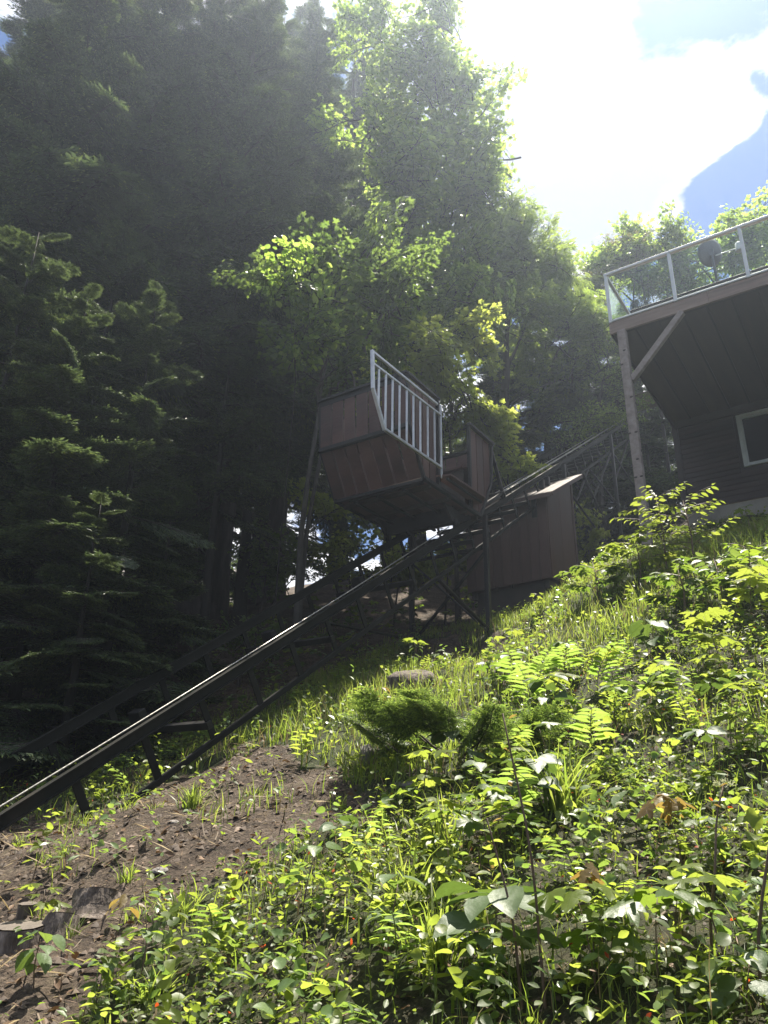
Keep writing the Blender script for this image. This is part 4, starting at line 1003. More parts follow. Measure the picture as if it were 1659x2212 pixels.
# backlit saplings under the lift car and by the trestle; backlit look helped by the brighter leaf copy
for (lb, px, py, d, bl_, sd, bo) in (
    ('backlit maple sapling under the downhill end of the lift car', 760, 1300, 15.2, [(760, 1180, 15.2, (.9, .9, .5), 20), (700, 1120, 15.5, (.8, .8, .5), 12), (800, 1240, 15, (.7, .7, .35), 12)], 211, MAPY),
    ('backlit maple sapling below the middle of the lift car', 850, 1310, 15.6, [(850, 1220, 15.4, (.8, .8, .4), 18), (820, 1150, 15.8, (.9, .9, .5), 14), (930, 1250, 15.2, (.7, .7, .3), 10)], 212, MAPY),
    ('maple sapling behind the trestle post under the lift car', 960, 1290, 16.5, [(950, 1210, 16.5, (.8, .8, .4), 12), (990, 1170, 16.8, (.7, .7, .4), 8)], 213, MAPY),
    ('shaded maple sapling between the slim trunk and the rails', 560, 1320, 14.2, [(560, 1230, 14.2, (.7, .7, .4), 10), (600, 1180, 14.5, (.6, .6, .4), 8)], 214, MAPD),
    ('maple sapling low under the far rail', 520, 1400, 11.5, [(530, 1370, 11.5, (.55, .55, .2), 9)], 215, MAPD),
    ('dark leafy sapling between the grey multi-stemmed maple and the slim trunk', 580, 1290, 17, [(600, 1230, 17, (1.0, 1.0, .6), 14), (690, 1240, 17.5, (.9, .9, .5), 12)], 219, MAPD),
    ('bright sapling right of the shed wall', 1265, 1180, 19, [(1270, 1130, 19, (.6, .6, .35), 8), (1275, 1190, 18.5, (.6, .6, .3), 7)], 216, MAPY)):
    bt(lb, px, py, d, bl_, bo, .85, sd, .03, name='maple_sapling', lr=.012)
bt('large-leaved shaded sapling in front of the hemlocks', 590, 1330, 12.6,
   [(620, 600, 12.4, (.5, .5, .35), 7), (700, 650, 12.8, (.6, .6, .4), 7), (640, 720, 12.6, (.6, .6, .4), 7)], [dec_bough(131+i, BROAD, .10, [M_bark, L_map], 12, 6) for i in range(2)], 1.0, 217, .02, name='basswood_sapling', mat=M_darkbark, lr=.012)

# ================================================================== WHAT LIES AND GROWS ON THE SLOPE
def spread(n, x0, x1, y0, y1, near=True):
    """random ground points, denser close to the viewer"""
    y = y0+(y1-y0)*rng.random(n)**(1.7 if near else 1.); x = x0+(x1-x0)*rng.random(n)
    # keep inside the field of view, with a margin
    k = np.abs(x-.0) < 2.0+y*.62
    x, y = x[k], y[k]
    return np.stack([x, y, height(x, y)], 1)
def pick(P, m): return P[m]
def rnd(n, s): return rng.normal(size=(n, 3))*s
SL = np.array([-.25*0, 0, 1.])

# soil crumbs, twigs and dead leaves
P = spread(30000, -7, 8, 1.4, 15); d_, g_, s_ = cover(P)
prob = np.where(d_, 1., np.where(s_, .8, .35)); P = P[rng.random(len(P)) < prob]
n = len(P); b = Bag()
TW = (np.array([(-.03, 0, 0), (.03, 0, 0), (.02, 1, .05), (-.02, 1, .05), (0, .5, .06)], float), np.array([(0, 1, 4), (1, 2, 4), (2, 3, 4), (3, 0, 4)]))
k = rng.random(n) < .55
q = P[k]; a_ = rng.random(len(q))*6.28; fw = np.stack([np.cos(a_), np.sin(a_), rng.normal(size=len(q))*.2+.1], 1)
b.leaves(*TW, q+np.array([0, 0, .008]), fw, np.tile([0, 0, 1.], (len(q), 1)), .04+.13*rng.random(len(q))**2, (rng.random(len(q)) < .4).astype(int))
q = P[~k]; a_ = rng.random(len(q))*6.28; fw = np.stack([np.cos(a_), np.sin(a_), rng.normal(size=len(q))*.35], 1)
b.leaves(*OVAL, q+np.array([0, 0, .012]), fw, rnd(len(q), .5)+np.array([0, 0, 1.]), .02+.045*rng.random(len(q)), 2)
L_twigd = leafmat('dead_twig', [(.05, .035, .025), (.11, .085, .06), (.2, .16, .12)], [(.02, .015, .01), (.03, .02, .015)], .75, .05, .2)
tag(put('twig_and_leaf_litter', b.mesh('litter', [L_twigd, L_dry, L_litter])), 'dry twigs and dead leaves scattered over the bare soil', kind='stuff')
P = spread(60000, -6, 6, 1.4, 12); d_, g_, s_ = cover(P); P = P[rng.random(len(P)) < np.where(d_, 1., np.where(s_, .3, .12))]
n = len(P); b = Bag(); a_ = rng.random(n)*6.28; fw = np.stack([np.cos(a_), np.sin(a_), rng.normal(size=n)*.3], 1)
b.leaves(NEED[0]*np.array([.35, 1, 1]), NEED[1], P+np.array([0, 0, .012]), fw, rnd(n, .3)+np.array([0, 0, 1.]), .02+.06*rng.random(n)**2, (rng.random(n) < .45).astype(int))
tag(put('needle_litter', b.mesh('needles', [L_litter, L_dry])), 'fine dry needles and straw on the soil', kind='stuff')
# crumbly soil clods
P = spread(26000, -6, 3, 1.4, 12); d_, g_, s_ = cover(P); P = P[d_ | (rng.random(len(P)) < .12)]
ICO = (np.array([(1, 0, -.2), (.3, .95, -.2), (-.8, .6, -.2), (-.8, -.6, -.2), (.3, -.95, -.2), (0, 0, .75)], float), np.array([(0, 1, 5), (1, 2, 5), (2, 3, 5), (3, 4, 5), (4, 0, 5)]))
b = Bag(); b.leaves(*ICO, P, rnd(len(P), 1)*np.array([1, 1, .1])+1e-3, rnd(len(P), .3)+np.array([0, 0, 1.]), .006+.022*rng.random(len(P))**2.2)
M_clod = solid('soil_clod', [(.2, (.02, .014, .010)), (.5, (.055, .039, .028)), (.8, (.14, .105, .08))], (9, 9, 9), .9, .0)
tag(put('soil_clods', b.mesh('clods', [M_clod])), 'crumbly brown soil on the bare patch', kind='stuff')

# grass
def blades(P, h, wd, bend=.5, mi=0, lean=None):
    n = len(P); a = rng.random(n)*6.283; d = np.stack([np.cos(a), np.sin(a), np.zeros(n)], 1)
    if lean is not None: d = d+lean
    hh = h*(.5+.8*rng.random(n)); bd = bend*(.3+rng.random(n))
    sx = np.stack([-np.sin(a), np.cos(a), np.zeros(n)], 1)*wd*(.6+.8*rng.random(n))[:, None]
    up = np.array([0, 0, 1.]); T = [0, .35, .7, 1.]
    rows = []
    for t in T:
        c = P + up*(hh*(t-.30*bd*t*t))[:, None] + d*(hh*bd*t*t*.8)[:, None]
        w_ = (1-t**1.5)*.5
        rows.append((c-sx*w_, c+sx*w_))
    V = np.stack([rows[0][0], rows[0][1], rows[1][0], rows[1][1], rows[2][0], rows[2][1], rows[3][0]], 1).reshape(-1, 3)
    F0 = np.array([(0, 1, 3), (0, 3, 2), (2, 3, 5), (2, 5, 4), (4, 5, 6)])
    F = (F0[None]+(np.arange(n)*7)[:, None, None]).reshape(-1, 3)
    return V, F, np.full(len(F), mi)
def clumped(P, s, thr, sd): return P[fbm(P[:, 0]*s, P[:, 1]*s, sd, 3) > thr]
b = Bag()
P = spread(125000, -6, 8, 2.2, 15, False); d_, g_, s_ = cover(P)
dens = fbm(P[:, 0]*2.2, P[:, 1]*2.2, 61, 3)
keep = np.where(g_, .12+(dens > .34)*.88, np.where(d_, (dens > .60)*.25, np.where(s_, (dens > .60)*.15, .10+(dens > .50)*.30)))
P = P[rng.random(len(P)) < keep]; d_, g_, s_ = cover(P); hn = .10+.26*fbm(P[:, 0]*.9, P[:, 1]*.9, 71, 3)**1.2
V, F, mm = blades(P, hn*np.where(g_, 1., .75), .0085, .7); b.add(V, F, 0)
b.M[-1] = np.repeat((rng.random(len(P)) < .14).astype(int), 5)
P = spread(26000, -5, 8, 1.4, 9); d_, g_, s_ = cover(P); P = P[(~d_ & ~g_ & ~s_) & (fbm(P[:, 0]*1.4, P[:, 1]*1.4, 66, 3) > .42)]
V, F, mm = blades(P, .10+.22*rng.random(len(P))**2, .0045, .9); b.add(V, F, 0); b.M[-1] = np.repeat((rng.random(len(P)) < .22).astype(int), 5)
tag(put('grass', b.mesh('grass', [L_grass, L_dry])), 'long uncut green grass on the middle of the slope', kind='stuff')
NBLADES = len(P)

# low glossy ground cover
b = Bag()
P = spread(260000, -5, 8, 1.3, 13); d_, g_, s_ = cover(P)
dens = fbm(P[:, 0]*1.9, P[:, 1]*1.9, 81, 3)
keep = np.where(g_, .10*(dens > .5), np.where(d_, .05*(dens > .58), np.where(s_, .06, .25+.75*(dens > .42))))
P = P[rng.random(len(P)) < keep]; n = len(P)
a_ = rng.random(n)*6.283; fw = np.stack([np.cos(a_), np.sin(a_), rng.normal(size=n)*.6+.1], 1)
P2 = P+np.stack([np.zeros(n), np.zeros(n), .01+.11*rng.random(n)**1.3], 1)
tall = fbm(P[:, 0]*3.1, P[:, 1]*3.1, 91, 2)
P2[:, 2] += np.clip(tall-.42, 0, 1)*.35*rng.random(n)
mi = np.where(rng.random(n) < .16, 1, 0); mi = np.where(rng.random(n) < .018, 2, mi); mi = np.where(rng.random(n) < .03, 3, mi)
b.leaves(*GC, P2, fw, rnd(n, .8)+np.array([0, 0, .9]), (.012+.023*rng.random(n)**1.5), mi)
tag(put('ground_cover', b.mesh('ground_cover', [L_gc, L_gc2, L_red, L_litter])), 'low carpet of small glossy leaves dotted with orange red shoots', kind='stuff')
# taller weeds: leafy shoots
b = Bag()
P = spread(10000, -5, 8, 1.5, 13.5); d_, g_, s_ = cover(P)
keep = np.where(g_, .35, np.where(d_, .07, np.where(s_, .25, .85))); P = P[rng.random(len(P)) < keep]
for p in P:
    h_ = .10+.26*rng.random()**1.5; ln = rng.normal(size=2)*.10
    m_ = int(5+6*rng.random()); tz = np.linspace(.25, 1, m_)
    q = p+np.stack([ln[0]*tz**2, ln[1]*tz**2, h_*tz], 1)
    a_ = np.arange(m_)*2.4+rng.random()*6; fw = np.stack([np.cos(a_), np.sin(a_), .8-1.2*rng.random(m_)], 1)
    kind_ = rng.integers(3); lf = (OVAL, LANCE, BROAD)[kind_]
    b.leaves(*lf, q, fw, np.tile([0, 0, 1.], (m_, 1))+rnd(m_, .5), (.035+.04*rng.random())*(1.25-.5*tz)*(1.4 if kind_ == 1 else 1), rng.integers(3))
    V, F, mm = blades(p[None], h_, .004, .1); b.add(V, F, 3)
tag(put('weeds', b.mesh('weeds', [L_gc2, L_gc, L_pale, M_gstem])), 'mixed leafy weeds rising out of the ground cover', kind='stuff')

# ---------------------------------------------------------------- single plants
def leafmesh(name, shape, mat): return tri_mesh(name, shape[0], shape[1], [mat])
def vm(name, cols, trans, **k): return leafmat(name, cols, trans, veins=1, **k)
L_frond = leafmat('arching_frond_leaf', [(.06, .12, .02), (.10, .16, .03)], [(.24, .38, .05), (.34, .46, .09)], .36, .58, .5)
V_map = vm('maple_seedling_leaf', [(.05, .09, .02), (.09, .14, .03)], [(.16, .28, .03), (.32, .42, .06)], rough=.42, tmix=.52)
V_mapy = vm('bright_maple_seedling_leaf', [(.09, .13, .02), (.13, .17, .03)], [(.26, .36, .04), (.38, .44, .07)], rough=.42, tmix=.6)
V_bron = vm('bronze_seedling_leaf', [(.13, .09, .04), (.17, .13, .05)], [(.30, .20, .05), (.42, .32, .08)], rough=.45, tmix=.5)
V_vib = vm('viburnum_leaf_veined', [(.06, .10, .045), (.10, .14, .06)], [(.10, .18, .03), (.2, .3, .05)], rough=.5, tmix=.38, spec=.45)
V_br = vm('broad_weed_leaf', [(.05, .10, .02), (.09, .15, .03)], [(.2, .36, .03), (.38, .5, .05)], rough=.4, tmix=.52)
V_pale = vm('pale_weed_leaf', [(.08, .13, .05), (.12, .17, .07)], [(.18, .30, .05), (.32, .44, .08)], rough=.46, tmix=.42)
LM = {k: leafmesh(k, s, m_) for k, s, m_ in (('map', MAPLE_BIG, V_map), ('mapy', MAPLE_BIG, V_mapy), ('mapb', MAPLE_BIG, V_bron), ('vib', BROAD, V_vib), ('broad', BROAD, V_br),
      ('oval', OVAL, V_br), ('pale', BROAD, V_pale), ('lance', LANCE, L_gc2), ('lancey', LANCE, L_frond), ('lancep', LANCE, L_pale), ('bronze', OVAL, V_bron), ('ovy', OVAL, V_mapy), ('red', LANCE, L_red))}
_st = {}
def stemmesh(h, r, lean, mat, seed):
    key = (round(h, 2), round(r, 4), mat.name, seed % 4, round(lean, 1))
    if key not in _st:
        g = np.random.default_rng(seed % 4); tt = np.linspace(0, 1, 6)
        pts = np.stack([lean*h*tt**2, .03*h*np.sin(tt*5+seed % 4), h*tt], 1)
        V, F = tube_arrays(pts, np.linspace(r, r*.4, 6), 5); _st[key] = (tri_mesh('stem', V, F, [mat], smooth=True), pts)
    return _st[key]
def leaf_M(p, fw, nr, s, sx=1.):
    y = Vector(fw).normalized(); z = Vector(nr); x = y.cross(z).normalized(); z = x.cross(y)
    Mx = Matrix((x*s*sx, y*s, z*s)).transposed().to_4x4(); Mx.translation = Vector(p); return Mx
def plant_root(name, label, cat, px, py, group=None, xy=None, sink=.02):
    if xy is None: g = ground_hit(px, py); xy = (g[0], g[1])
    M0 = Matrix.Translation((xy[0], xy[1], gz(*xy)-sink)) @ Matrix.Rotation(rng.random()*6.28, 4, 'Z')
    return root(name, label, cat, M0, group)
def whorl_plant(name, label, px, py, h=.35, leaf='map', size=.13, n=7, group=None, cat='plant', stem=M_stem, r=.004, layers=2, xy=None, droop=.35):
    """stem with leaves held out flat on petioles in one or more layers"""
    t = plant_root(name, label, cat, px, py, group, xy); sd = int(rng.integers(99))
    sm, pts = stemmesh(round(h, 1) if h > .15 else .1, r, .15, stem, sd); h = pts[-1][2]
    put('stem', sm, t)
    i = 0
    for l in range(layers):
        f_ = 1-.38*l/max(1, layers-1)*(1 if layers > 1 else 0); m_ = n//layers
        tp = np.array([np.interp(f_, np.linspace(0, 1, 6), pts[:, k]) for k in range(3)])
        for j in range(m_):
            a = j*6.283/m_+rng.random()*.7+l*.6; d = np.array([math.cos(a), math.sin(a), 0])
            pet = size*(.15+.45*rng.random())
            s = size*(.65+.5*rng.random())
            put('leaf', LM[leaf], t, leaf_M(tp+d*pet+np.array([0, 0, .02+rng.normal()*.015]), d+np.array([0, 0, -droop*rng.random()*1.3]), (rng.normal()*.25, rng.normal()*.25, 1), s))
    return t
def arching(name, label, px, py, ln=.55, n=13, leaf='lance', size=.12, group=None, cat='plant', az_=None, xy=None, rise=.75, lw=1.35):
    """arching stem with leaves in two ranks, like Solomon's seal or a fern frond"""
    if xy is None: g = ground_hit(px, py); xy = (g[0], g[1])
    a = rng.random()*6.28 if az_ is None else az_
    t = root(name, label, cat, Matrix.Translation((xy[0], xy[1], gz(*xy)-.02)) @ Matrix.Rotation(a, 4, 'Z'), group)
    tt = np.linspace(0, 1, 9); pts = np.stack([ln*.55*tt**2, 0*tt, ln*rise*(tt-.22*tt**3)], 1)
    V, F = tube_arrays(pts, np.linspace(.004, .0015, 9), 5)
    if 'arch%.2f' % ln not in _st: _st['arch%.2f' % ln] = tri_mesh('stem', V, F, [M_gstem], smooth=True)
    put('stem', _st['arch%.2f' % ln], t)
    for i in range(n):
        f_ = .28+.72*i/(n-1); p = np.array([np.interp(f_, tt, pts[:, k]) for k in range(3)]); sd = 1 if i % 2 else -1
        s = size*(1-.55*max(0, f_-.55)/.45)*(.85+.3*rng.random())
        d = (.30, sd*.9, .42-.5*f_+.1*rng.normal()) if i < n-1 else (1, 0, .1)
        put('leaf', LM[leaf], t, leaf_M(p, d, (-.45, sd*-.15, .85), s, lw))
    return t
def tuft(name, label, px, py, h=.22, n=60, spread_=.08, wd=.010, group=None, xy=None, mat=None):
    if xy is None: g = ground_hit(px, py); xy = (g[0], g[1])
    z0 = gz(*xy)
    P_ = np.stack([rng.normal(size=n)*spread_*.4, rng.normal(size=n)*spread_*.4, np.full(n, -.02)], 1)
    V, F, mm = blades(P_, h, wd, .9, lean=P_*np.array([8, 8, 0]))
    o = put(name, tri_mesh(name, V, F, [mat or L_grass]), None, Matrix.Translation((xy[0], xy[1], z0)))
    return tag(o, label, 'grass tuft', group)

# large plants one can point to
WP = whorl_plant
WP('viburnum_plant', 'broad pale-leaved viburnum spreading wide in mid slope, right of the low yew', 1200, 1585, .36, 'vib', .15, 16, layers=2, droop=.5)
WP('viburnum_plant', 'pale viburnum just below the low yew', 960, 1690, .26, 'vib', .13, 12, layers=1, droop=.5)
WP('viburnum_plant', 'large pale viburnum in the lower middle with drooping leaves', 1150, 1770, .34, 'vib', .16, 14, layers=2, droop=.5)
WP('viburnum_plant', 'pale leafy viburnum cluster at the bottom right of centre', 1060, 2150, .34, 'vib', .17, 16, layers=2, droop=.45)
WP('viburnum_plant', 'pale viburnum beside the lit tall grass above the arching fronds', 1095, 1480, .30, 'vib', .14, 12, layers=2, droop=.5)
WP('viburnum_plant', 'whitish viburnum at the upper right below the foundation', 1420, 1420, .32, 'vib', .16, 14, layers=2, droop=.5)
WP('viburnum_plant', 'whitish viburnum at the foot of the trestle post', 1110, 1335, .25, 'vib', .14, 12, layers=1, droop=.5)
WP('viburnum_plant', 'small pale viburnum under the trestle beside the steel foot', 880, 1420, .22, 'vib', .12, 8, layers=1, droop=.5)
WP('maple_seedling', 'large bright yellow maple seedling at the right edge, highest one', 1625, 1360, .62, 'mapy', .22, 12, layers=3, cat='maple seedling')
WP('maple_seedling', 'bright yellow maple seedling right of centre at the right edge', 1560, 1460, .45, 'mapy', .19, 10, layers=2, cat='maple seedling')
WP('maple_seedling', 'yellow maple seedling between the arching fronds and the right edge', 1440, 1560, .40, 'mapy', .17, 8, layers=2, cat='maple seedling')
WP('maple_seedling', 'yellow maple seedling low on the right above the dark gap', 1600, 1640, .38, 'mapy', .16, 8, layers=2, cat='maple seedling')
WP('maple_seedling', 'single star-shaped bright maple seedling in the bottom right corner', 1570, 2120, .30, 'mapy', .15, 5, layers=1, cat='maple seedling')
WP('maple_seedling', 'bright maple seedling at the bottom edge right of the tall stems', 1290, 2160, .28, 'mapy', .15, 5, layers=1, cat='maple seedling')
WP('maple_seedling', 'green maple seedling with wide leaves near the bottom right', 1420, 2165, .26, 'map', .16, 6, layers=1, cat='maple seedling')
WP('maple_seedling', 'bronze-tinged maple seedling with hanging leaves in the lower right', 1480, 1900, .30, 'mapb', .11, 8, layers=1, cat='maple seedling', droop=1.6)
WP('maple_seedling', 'small bronze maple seedling left of the bright three-leaved one', 1275, 2030, .22, 'mapb', .09, 6, layers=1, cat='maple seedling', droop=1.6)
WP('maple_seedling', 'maple seedling growing in front of the cut stump', 88, 2010, .24, 'mapy', .10, 9, layers=2, cat='maple seedling')
WP('leafy_seedling', 'seedling with drooping dull leaves below the cut stumps', 70, 2140, .22, 'pale', .085, 10, layers=2, droop=1.0)
WP('leafy_seedling', 'bronze seedling beside the right hand stump', 245, 2050, .16, 'bronze', .08, 8, layers=1, droop=.9)
WP('leafy_seedling', 'small lit seedling where the track foot meets the ground', 70, 1905, .20, 'ovy', .09, 7, layers=2)
WP('leafy_seedling', 'seedling with pointed bright leaves lying on bare soil by the lower chord', 320, 1700, .16, 'ovy', .09, 5, layers=1)
WP('leafy_seedling', 'bright three-leaved seedling in the lower right', 1462, 2080, .24, 'ovy', .12, 4, layers=1)
WP('leafy_seedling', 'ochre five-leaved creeper hanging in the tall grass', 825, 1530, .20, 'bronze', .10, 10, layers=2, droop=.9)
WP('shade_maple_seedling', 'spreading shaded maple seedlings seen between the two rails', 590, 1430, .34, 'map', .13, 16, layers=3, cat='maple seedling')
WP('shade_maple_seedling', 'maple seedling seen through the lower truss near the left', 330, 1640, .30, 'map', .14, 12, layers=2, cat='maple seedling')
WP('shade_maple_seedling', 'maple seedling behind the uprights in the middle of the track', 745, 1420, .30, 'map', .13, 12, layers=2, cat='maple seedling')
# arching fronds
for (lb, px, py, az_) in (('tall arching frond nearest the low yew', 1115, 1500, 1.2), ('arching frond in the group right of the yew', 1165, 1480, 1.6), ('arching frond at the back of the group, below the shed', 1220, 1470, 1.4),
        ('bright arching frond below the shed side', 1290, 1490, 1.7), ('arching frond standing alone at the right', 1410, 1530, 1.5), ('lowest arching frond of the group in mid slope', 1150, 1540, 1.1),
        ('arching frond with broad leaves beside the white viburnum', 1085, 1680, 1.7), ('broad arching frond below the low yew at its right', 1105, 1800, 1.4), ('arching frond right of the tall grass in mid slope', 1280, 1640, 1.3)):
    arching('arching_frond', lb, px, py, .50+.14*rng.random(), 17, 'lancey', .17, az_=-1.6+(az_-1.4)*1.5, lw=1.5)
# saplings in front of the deck post
def sapling(label, px, py, h, nb, leaf, size, spreadr, seed, name='leafy_sapling', droop=.3):
    g0 = ground_hit(px, py); xy = (g0[0], g0[1]); g = np.random.default_rng(seed)
    t = root(name, label, 'sapling', Matrix.Translation((xy[0], xy[1], gz(*xy)-.03)))
    V, F = tube_arrays([(0, 0, 0), (.03, .02, h*.5), (0, .05, h)], [.014, .009, .003], 6); put('stem', tri_mesh('stem', V, F, [M_stem], smooth=True), t)
    for i in range(nb):
        z = h*(.25+.75*i/nb); a = i*2.4+g.random(); ln = spreadr*(1-.5*i/nb)*(.7+.5*g.random())
        d = np.array([math.cos(a), math.sin(a), .25]); e = np.array([0, 0, z])+d*ln
        V, F = tube_arrays([(0, 0, z), tuple(np.array([0, 0, z+.03])+d*ln*.5), tuple(e)], [.005, .0035, .002], 4); put('twig', tri_mesh('twig', V, F, [M_stem]), t)
        m_ = int(4+ln*14)
        for j in range(m_):
            f_ = .3+.75*j/m_; sd = 1 if j % 2 else -1
            p = np.array([0, 0, z])+d*ln*f_; dd = np.array([math.cos(a+sd*.9), math.sin(a+sd*.9), -droop*g.random()*2])
            put('leaf', LM[leaf], t, leaf_M(p, dd, (g.normal()*.3, g.normal()*.3, 1), size*(.7+.5*g.random())))
    return t
sapling('lit sapling with rounded leaves in front of the deck post foot', 1440, 1235, 1.1, 20, 'ovy', .10, .75, 301)
sapling('lit sapling with small leaves right of the deck post, near the foundation', 1500, 1230, .95, 16, 'ovy', .09, .65, 302)
sapling('yellow maple sapling left of the deck post foot', 1385, 1270, .75, 9, 'mapy', .15, .5, 303, 'maple_sapling')
sapling('leafy sapling below the concrete foundation at the right edge', 1630, 1290, .6, 10, 'oval', .12, .5, 304)
sapling('leafy sapling in front of the foundation, left of the edge one', 1560, 1300, .5, 9, 'pale', .12, .5, 305)
sapling('maple sapling in front of the shed corner', 1290, 1300, .55, 8, 'map', .13, .45, 306, 'maple_sapling')
sapling('broad-leaved sapling beyond the lower grass, right of the trestle foot', 1480, 1330, .6, 9, 'map', .14, .5, 307, 'maple_sapling')
# tall thin stems at the bottom right
for (lb, px, py, h, ln) in (('tall dark bare stem at the bottom, left of its twin', 1180, 2190, .95, .10), ('dark bare stem leaning left of the bright maple leaf', 1130, 2200, .62, .15), ('dark bare stem at the far bottom right', 1655, 2190, .9, -.3), ('thin leafless stem in the lower right beside the bronze seedling', 1545, 2080, .6, -.2)):
    g0 = ground_hit(px, min(py, 2200)); t = root('bare_stem', lb, 'stem', Matrix.Translation((g0[0], g0[1], g0[2]-.03)))
    tt = np.linspace(0, 1, 9); V, F = tube_arrays(np.stack([-ln*tt**2*h, .02*np.sin(tt*9), h*tt], 1), np.linspace(.006, .003, 9), 6)
    put('stalk', tri_mesh('stalk', V, F, [M_stem], smooth=True), t)
    for q in range(3):
        put('leaf', LM['bronze'], t, leaf_M((-ln*h*.8, .0, h*(.98-.12*q)), (math.cos(q*2.1), math.sin(q*2.1), .5), (rng.normal()*.6, .3, 1), .035))
# low spreading yew with pale tips
L_yew = leafmat('yew_needles', [(.05, .09, .03), (.08, .12, .04)], [(.12, .2, .03), (.2, .3, .06)], .4, .35, .5)
L_yewtip = leafmat('yew_lit_new_growth', [(.14, .2, .04), (.2, .27, .07)], [(.28, .4, .05), (.4, .5, .1)], .4, .5, .5)  # fresh tips, brightened so the dark bush seems to catch light
g0 = ground_hit(985, 1640); yew = root('low_yew_bush', 'low spreading evergreen bush with pale tips in the middle of the slope', 'bush', Matrix.Translation((g0[0], g0[1], g0[2]-.02)))
YEWB = [hem_bough(400+i, 1., .8, 1.1).mesh('bough', [M_twig, L_yew, L_yewtip]) for i in range(3)]
for i in range(30):
    a = i*2.4; el = .35+.6*rng.random(); s = .30+.30*rng.random(); rr = .55*math.sqrt((i+.5)/30)
    put('bough', YEWB[i % 3], yew, bough_M((math.cos(a)*rr, math.sin(a)*rr*.7, .06+.10*rng.random()), (math.cos(a), math.sin(a), el), s, rng.normal()*.5))
for i in range(5):
    a = i*1.3; V, F = tube_arrays([(0, 0, 0), (.25*math.cos(a), .2*math.sin(a), .10), (.6*math.cos(a), .5*math.sin(a), .30)], [.014, .009, .004], 5); put('branch', tri_mesh('branch', V, F, [M_twig], smooth=True), yew)
# grass tufts on the bare soil
for (lb, px, py, h, n_) in (('dense bright grass tuft alone on the bare soil below the lower chord', 415, 1745, .19, 90), ('grass tuft at the shaded edge left of the tall grass', 500, 1640, .12, 40),
        ('grass tuft under the fourth upright of the track', 345, 1620, .16, 40), ('small grass tuft beside the track foot', 140, 1850, .14, 30), ('sprawling grass tuft in the lower left on the soil', 390, 1985, .17, 60),
        ('grass tuft near the bottom edge, left of centre', 330, 2160, .15, 60), ('bright grass tuft where lawn meets soil', 620, 1590, .18, 80), ('grass tuft in the middle of the bare soil', 545, 1720, .10, 30), ('broad-bladed grass tuft right of the stumps', 275, 1900, .13, 26)):
    tuft('grass_tuft', lb, px, py, h, n_)
for (lb, px, py, h, n_) in (('broad upright green blades in the lower middle', 960, 1850, .34, 60), ('upright broad grass left of the bottom viburnum', 930, 2080, .30, 60), ('tall wispy grass clump under the wide viburnum', 1220, 1760, .42, 80), ('dark green blades behind the broad upright ones', 880, 1960, .28, 50)):
    tuft('grass_tuft', lb, px, py, h, n_, .12, .016)
# scattered repeats, each named by the landmark it grows nearest to
MARKS = [(n_, ground_hit(x_, y_)) for n_, x_, y_ in (('low evergreen bush', 985, 1640), ('rounded grey rock', 892, 1480), ('sawn stumps', 80, 2030), ('deck post foot', 1400, 1200), ('steel trestle foot', 1048, 1345),
         ('concrete foundation', 1560, 1180), ('tall bare stems', 1180, 2190), ('wide pale viburnum', 1200, 1585), ('large yellow maple seedling', 1625, 1360), ('group of arching fronds', 1190, 1490),
         ('broad upright blades', 960, 1850), ('bottom viburnum', 1060, 2150), ('bronze-tinged maple seedling', 1480, 1900), ('lone dense grass tuft', 415, 1745), ('sprawling grass tuft', 390, 1985), ('track foot', 60, 1860), ('slim dark trunk', 465, 1330))]
ORD = 'nearest,second,third,fourth,fifth,sixth,seventh,eighth,ninth,tenth,eleventh,twelfth,thirteenth,fourteenth,fifteenth,sixteenth'.split(',')
SC = []
def scatter(n, test, fn, what):
    c = 0; tries = 0
    while c < n and tries < n*40:
        tries += 1
        y = 1.9+(15.1 if what[:6] == 'shaded' else 10)*rng.random()**1.4; x = -4.5+12*rng.random()
        P_ = np.array([[x, y, gz(x, y)]]); px, py = project(P_)
        if not (-20 < px[0] < 1680 and py[0] < 2260): continue
        d_, g_, s_ = cover(P_)
        if test(d_[0], g_[0], s_[0], x, y):
            o = fn((x, y), c); dd = [math.hypot(x-m_[1][0], y-m_[1][1]) for m_ in MARKS]; k = int(np.argmin(dd)); dx, dy = x-MARKS[k][1][0], y-MARKS[k][1][1]
            side = ('right of' if dx > 0 else 'left of') if abs(dx) > abs(dy) else ('uphill of' if dy > 0 else 'downhill of')
            SC.append((what, k, side, dd[k], o)); c += 1
green = lambda d, g, s, x, y: (not d and not s) and (not g or rng.random() < .25)
right = lambda d, g, s, x, y: green(d, g, s, x, y) and x > .2
scatter(34, right, lambda xy, c: WP('maple_seedling', 'x', 0, 0, .2+.25*rng.random(), 'mapy' if rng.random() < .5 else 'map', .09+.06*rng.random(), 6+2*(c % 2), 'bright maple seedlings', layers=1+c % 2, xy=xy, cat='maple seedling'), 'small bright maple seedling')
scatter(34, green, lambda xy, c: WP('broadleaf_weed', 'x', 0, 0, .12+.22*rng.random(), ('broad', 'pale', 'oval')[c % 3], .05+.05*rng.random(), 9, 'broad-leaved weeds', layers=2, xy=xy), 'broad-leaved green weed')
scatter(22, green, lambda xy, c: WP('viburnum_plant', 'x', 0, 0, .2+.2*rng.random(), 'vib', .08+.05*rng.random(), 9, 'small viburnums', layers=1+c % 2, xy=xy, droop=.5), 'small pale viburnum')
scatter(34, green, lambda xy, c: arching('arching_frond', 'x', 0, 0, .25+.22*rng.random(), 13, ('lancey', 'lancep', 'lance')[c % 3], .08+.035*rng.random(), 'small arching fronds', az_=-1.6+rng.normal()*.9, xy=xy), 'small arching frond')
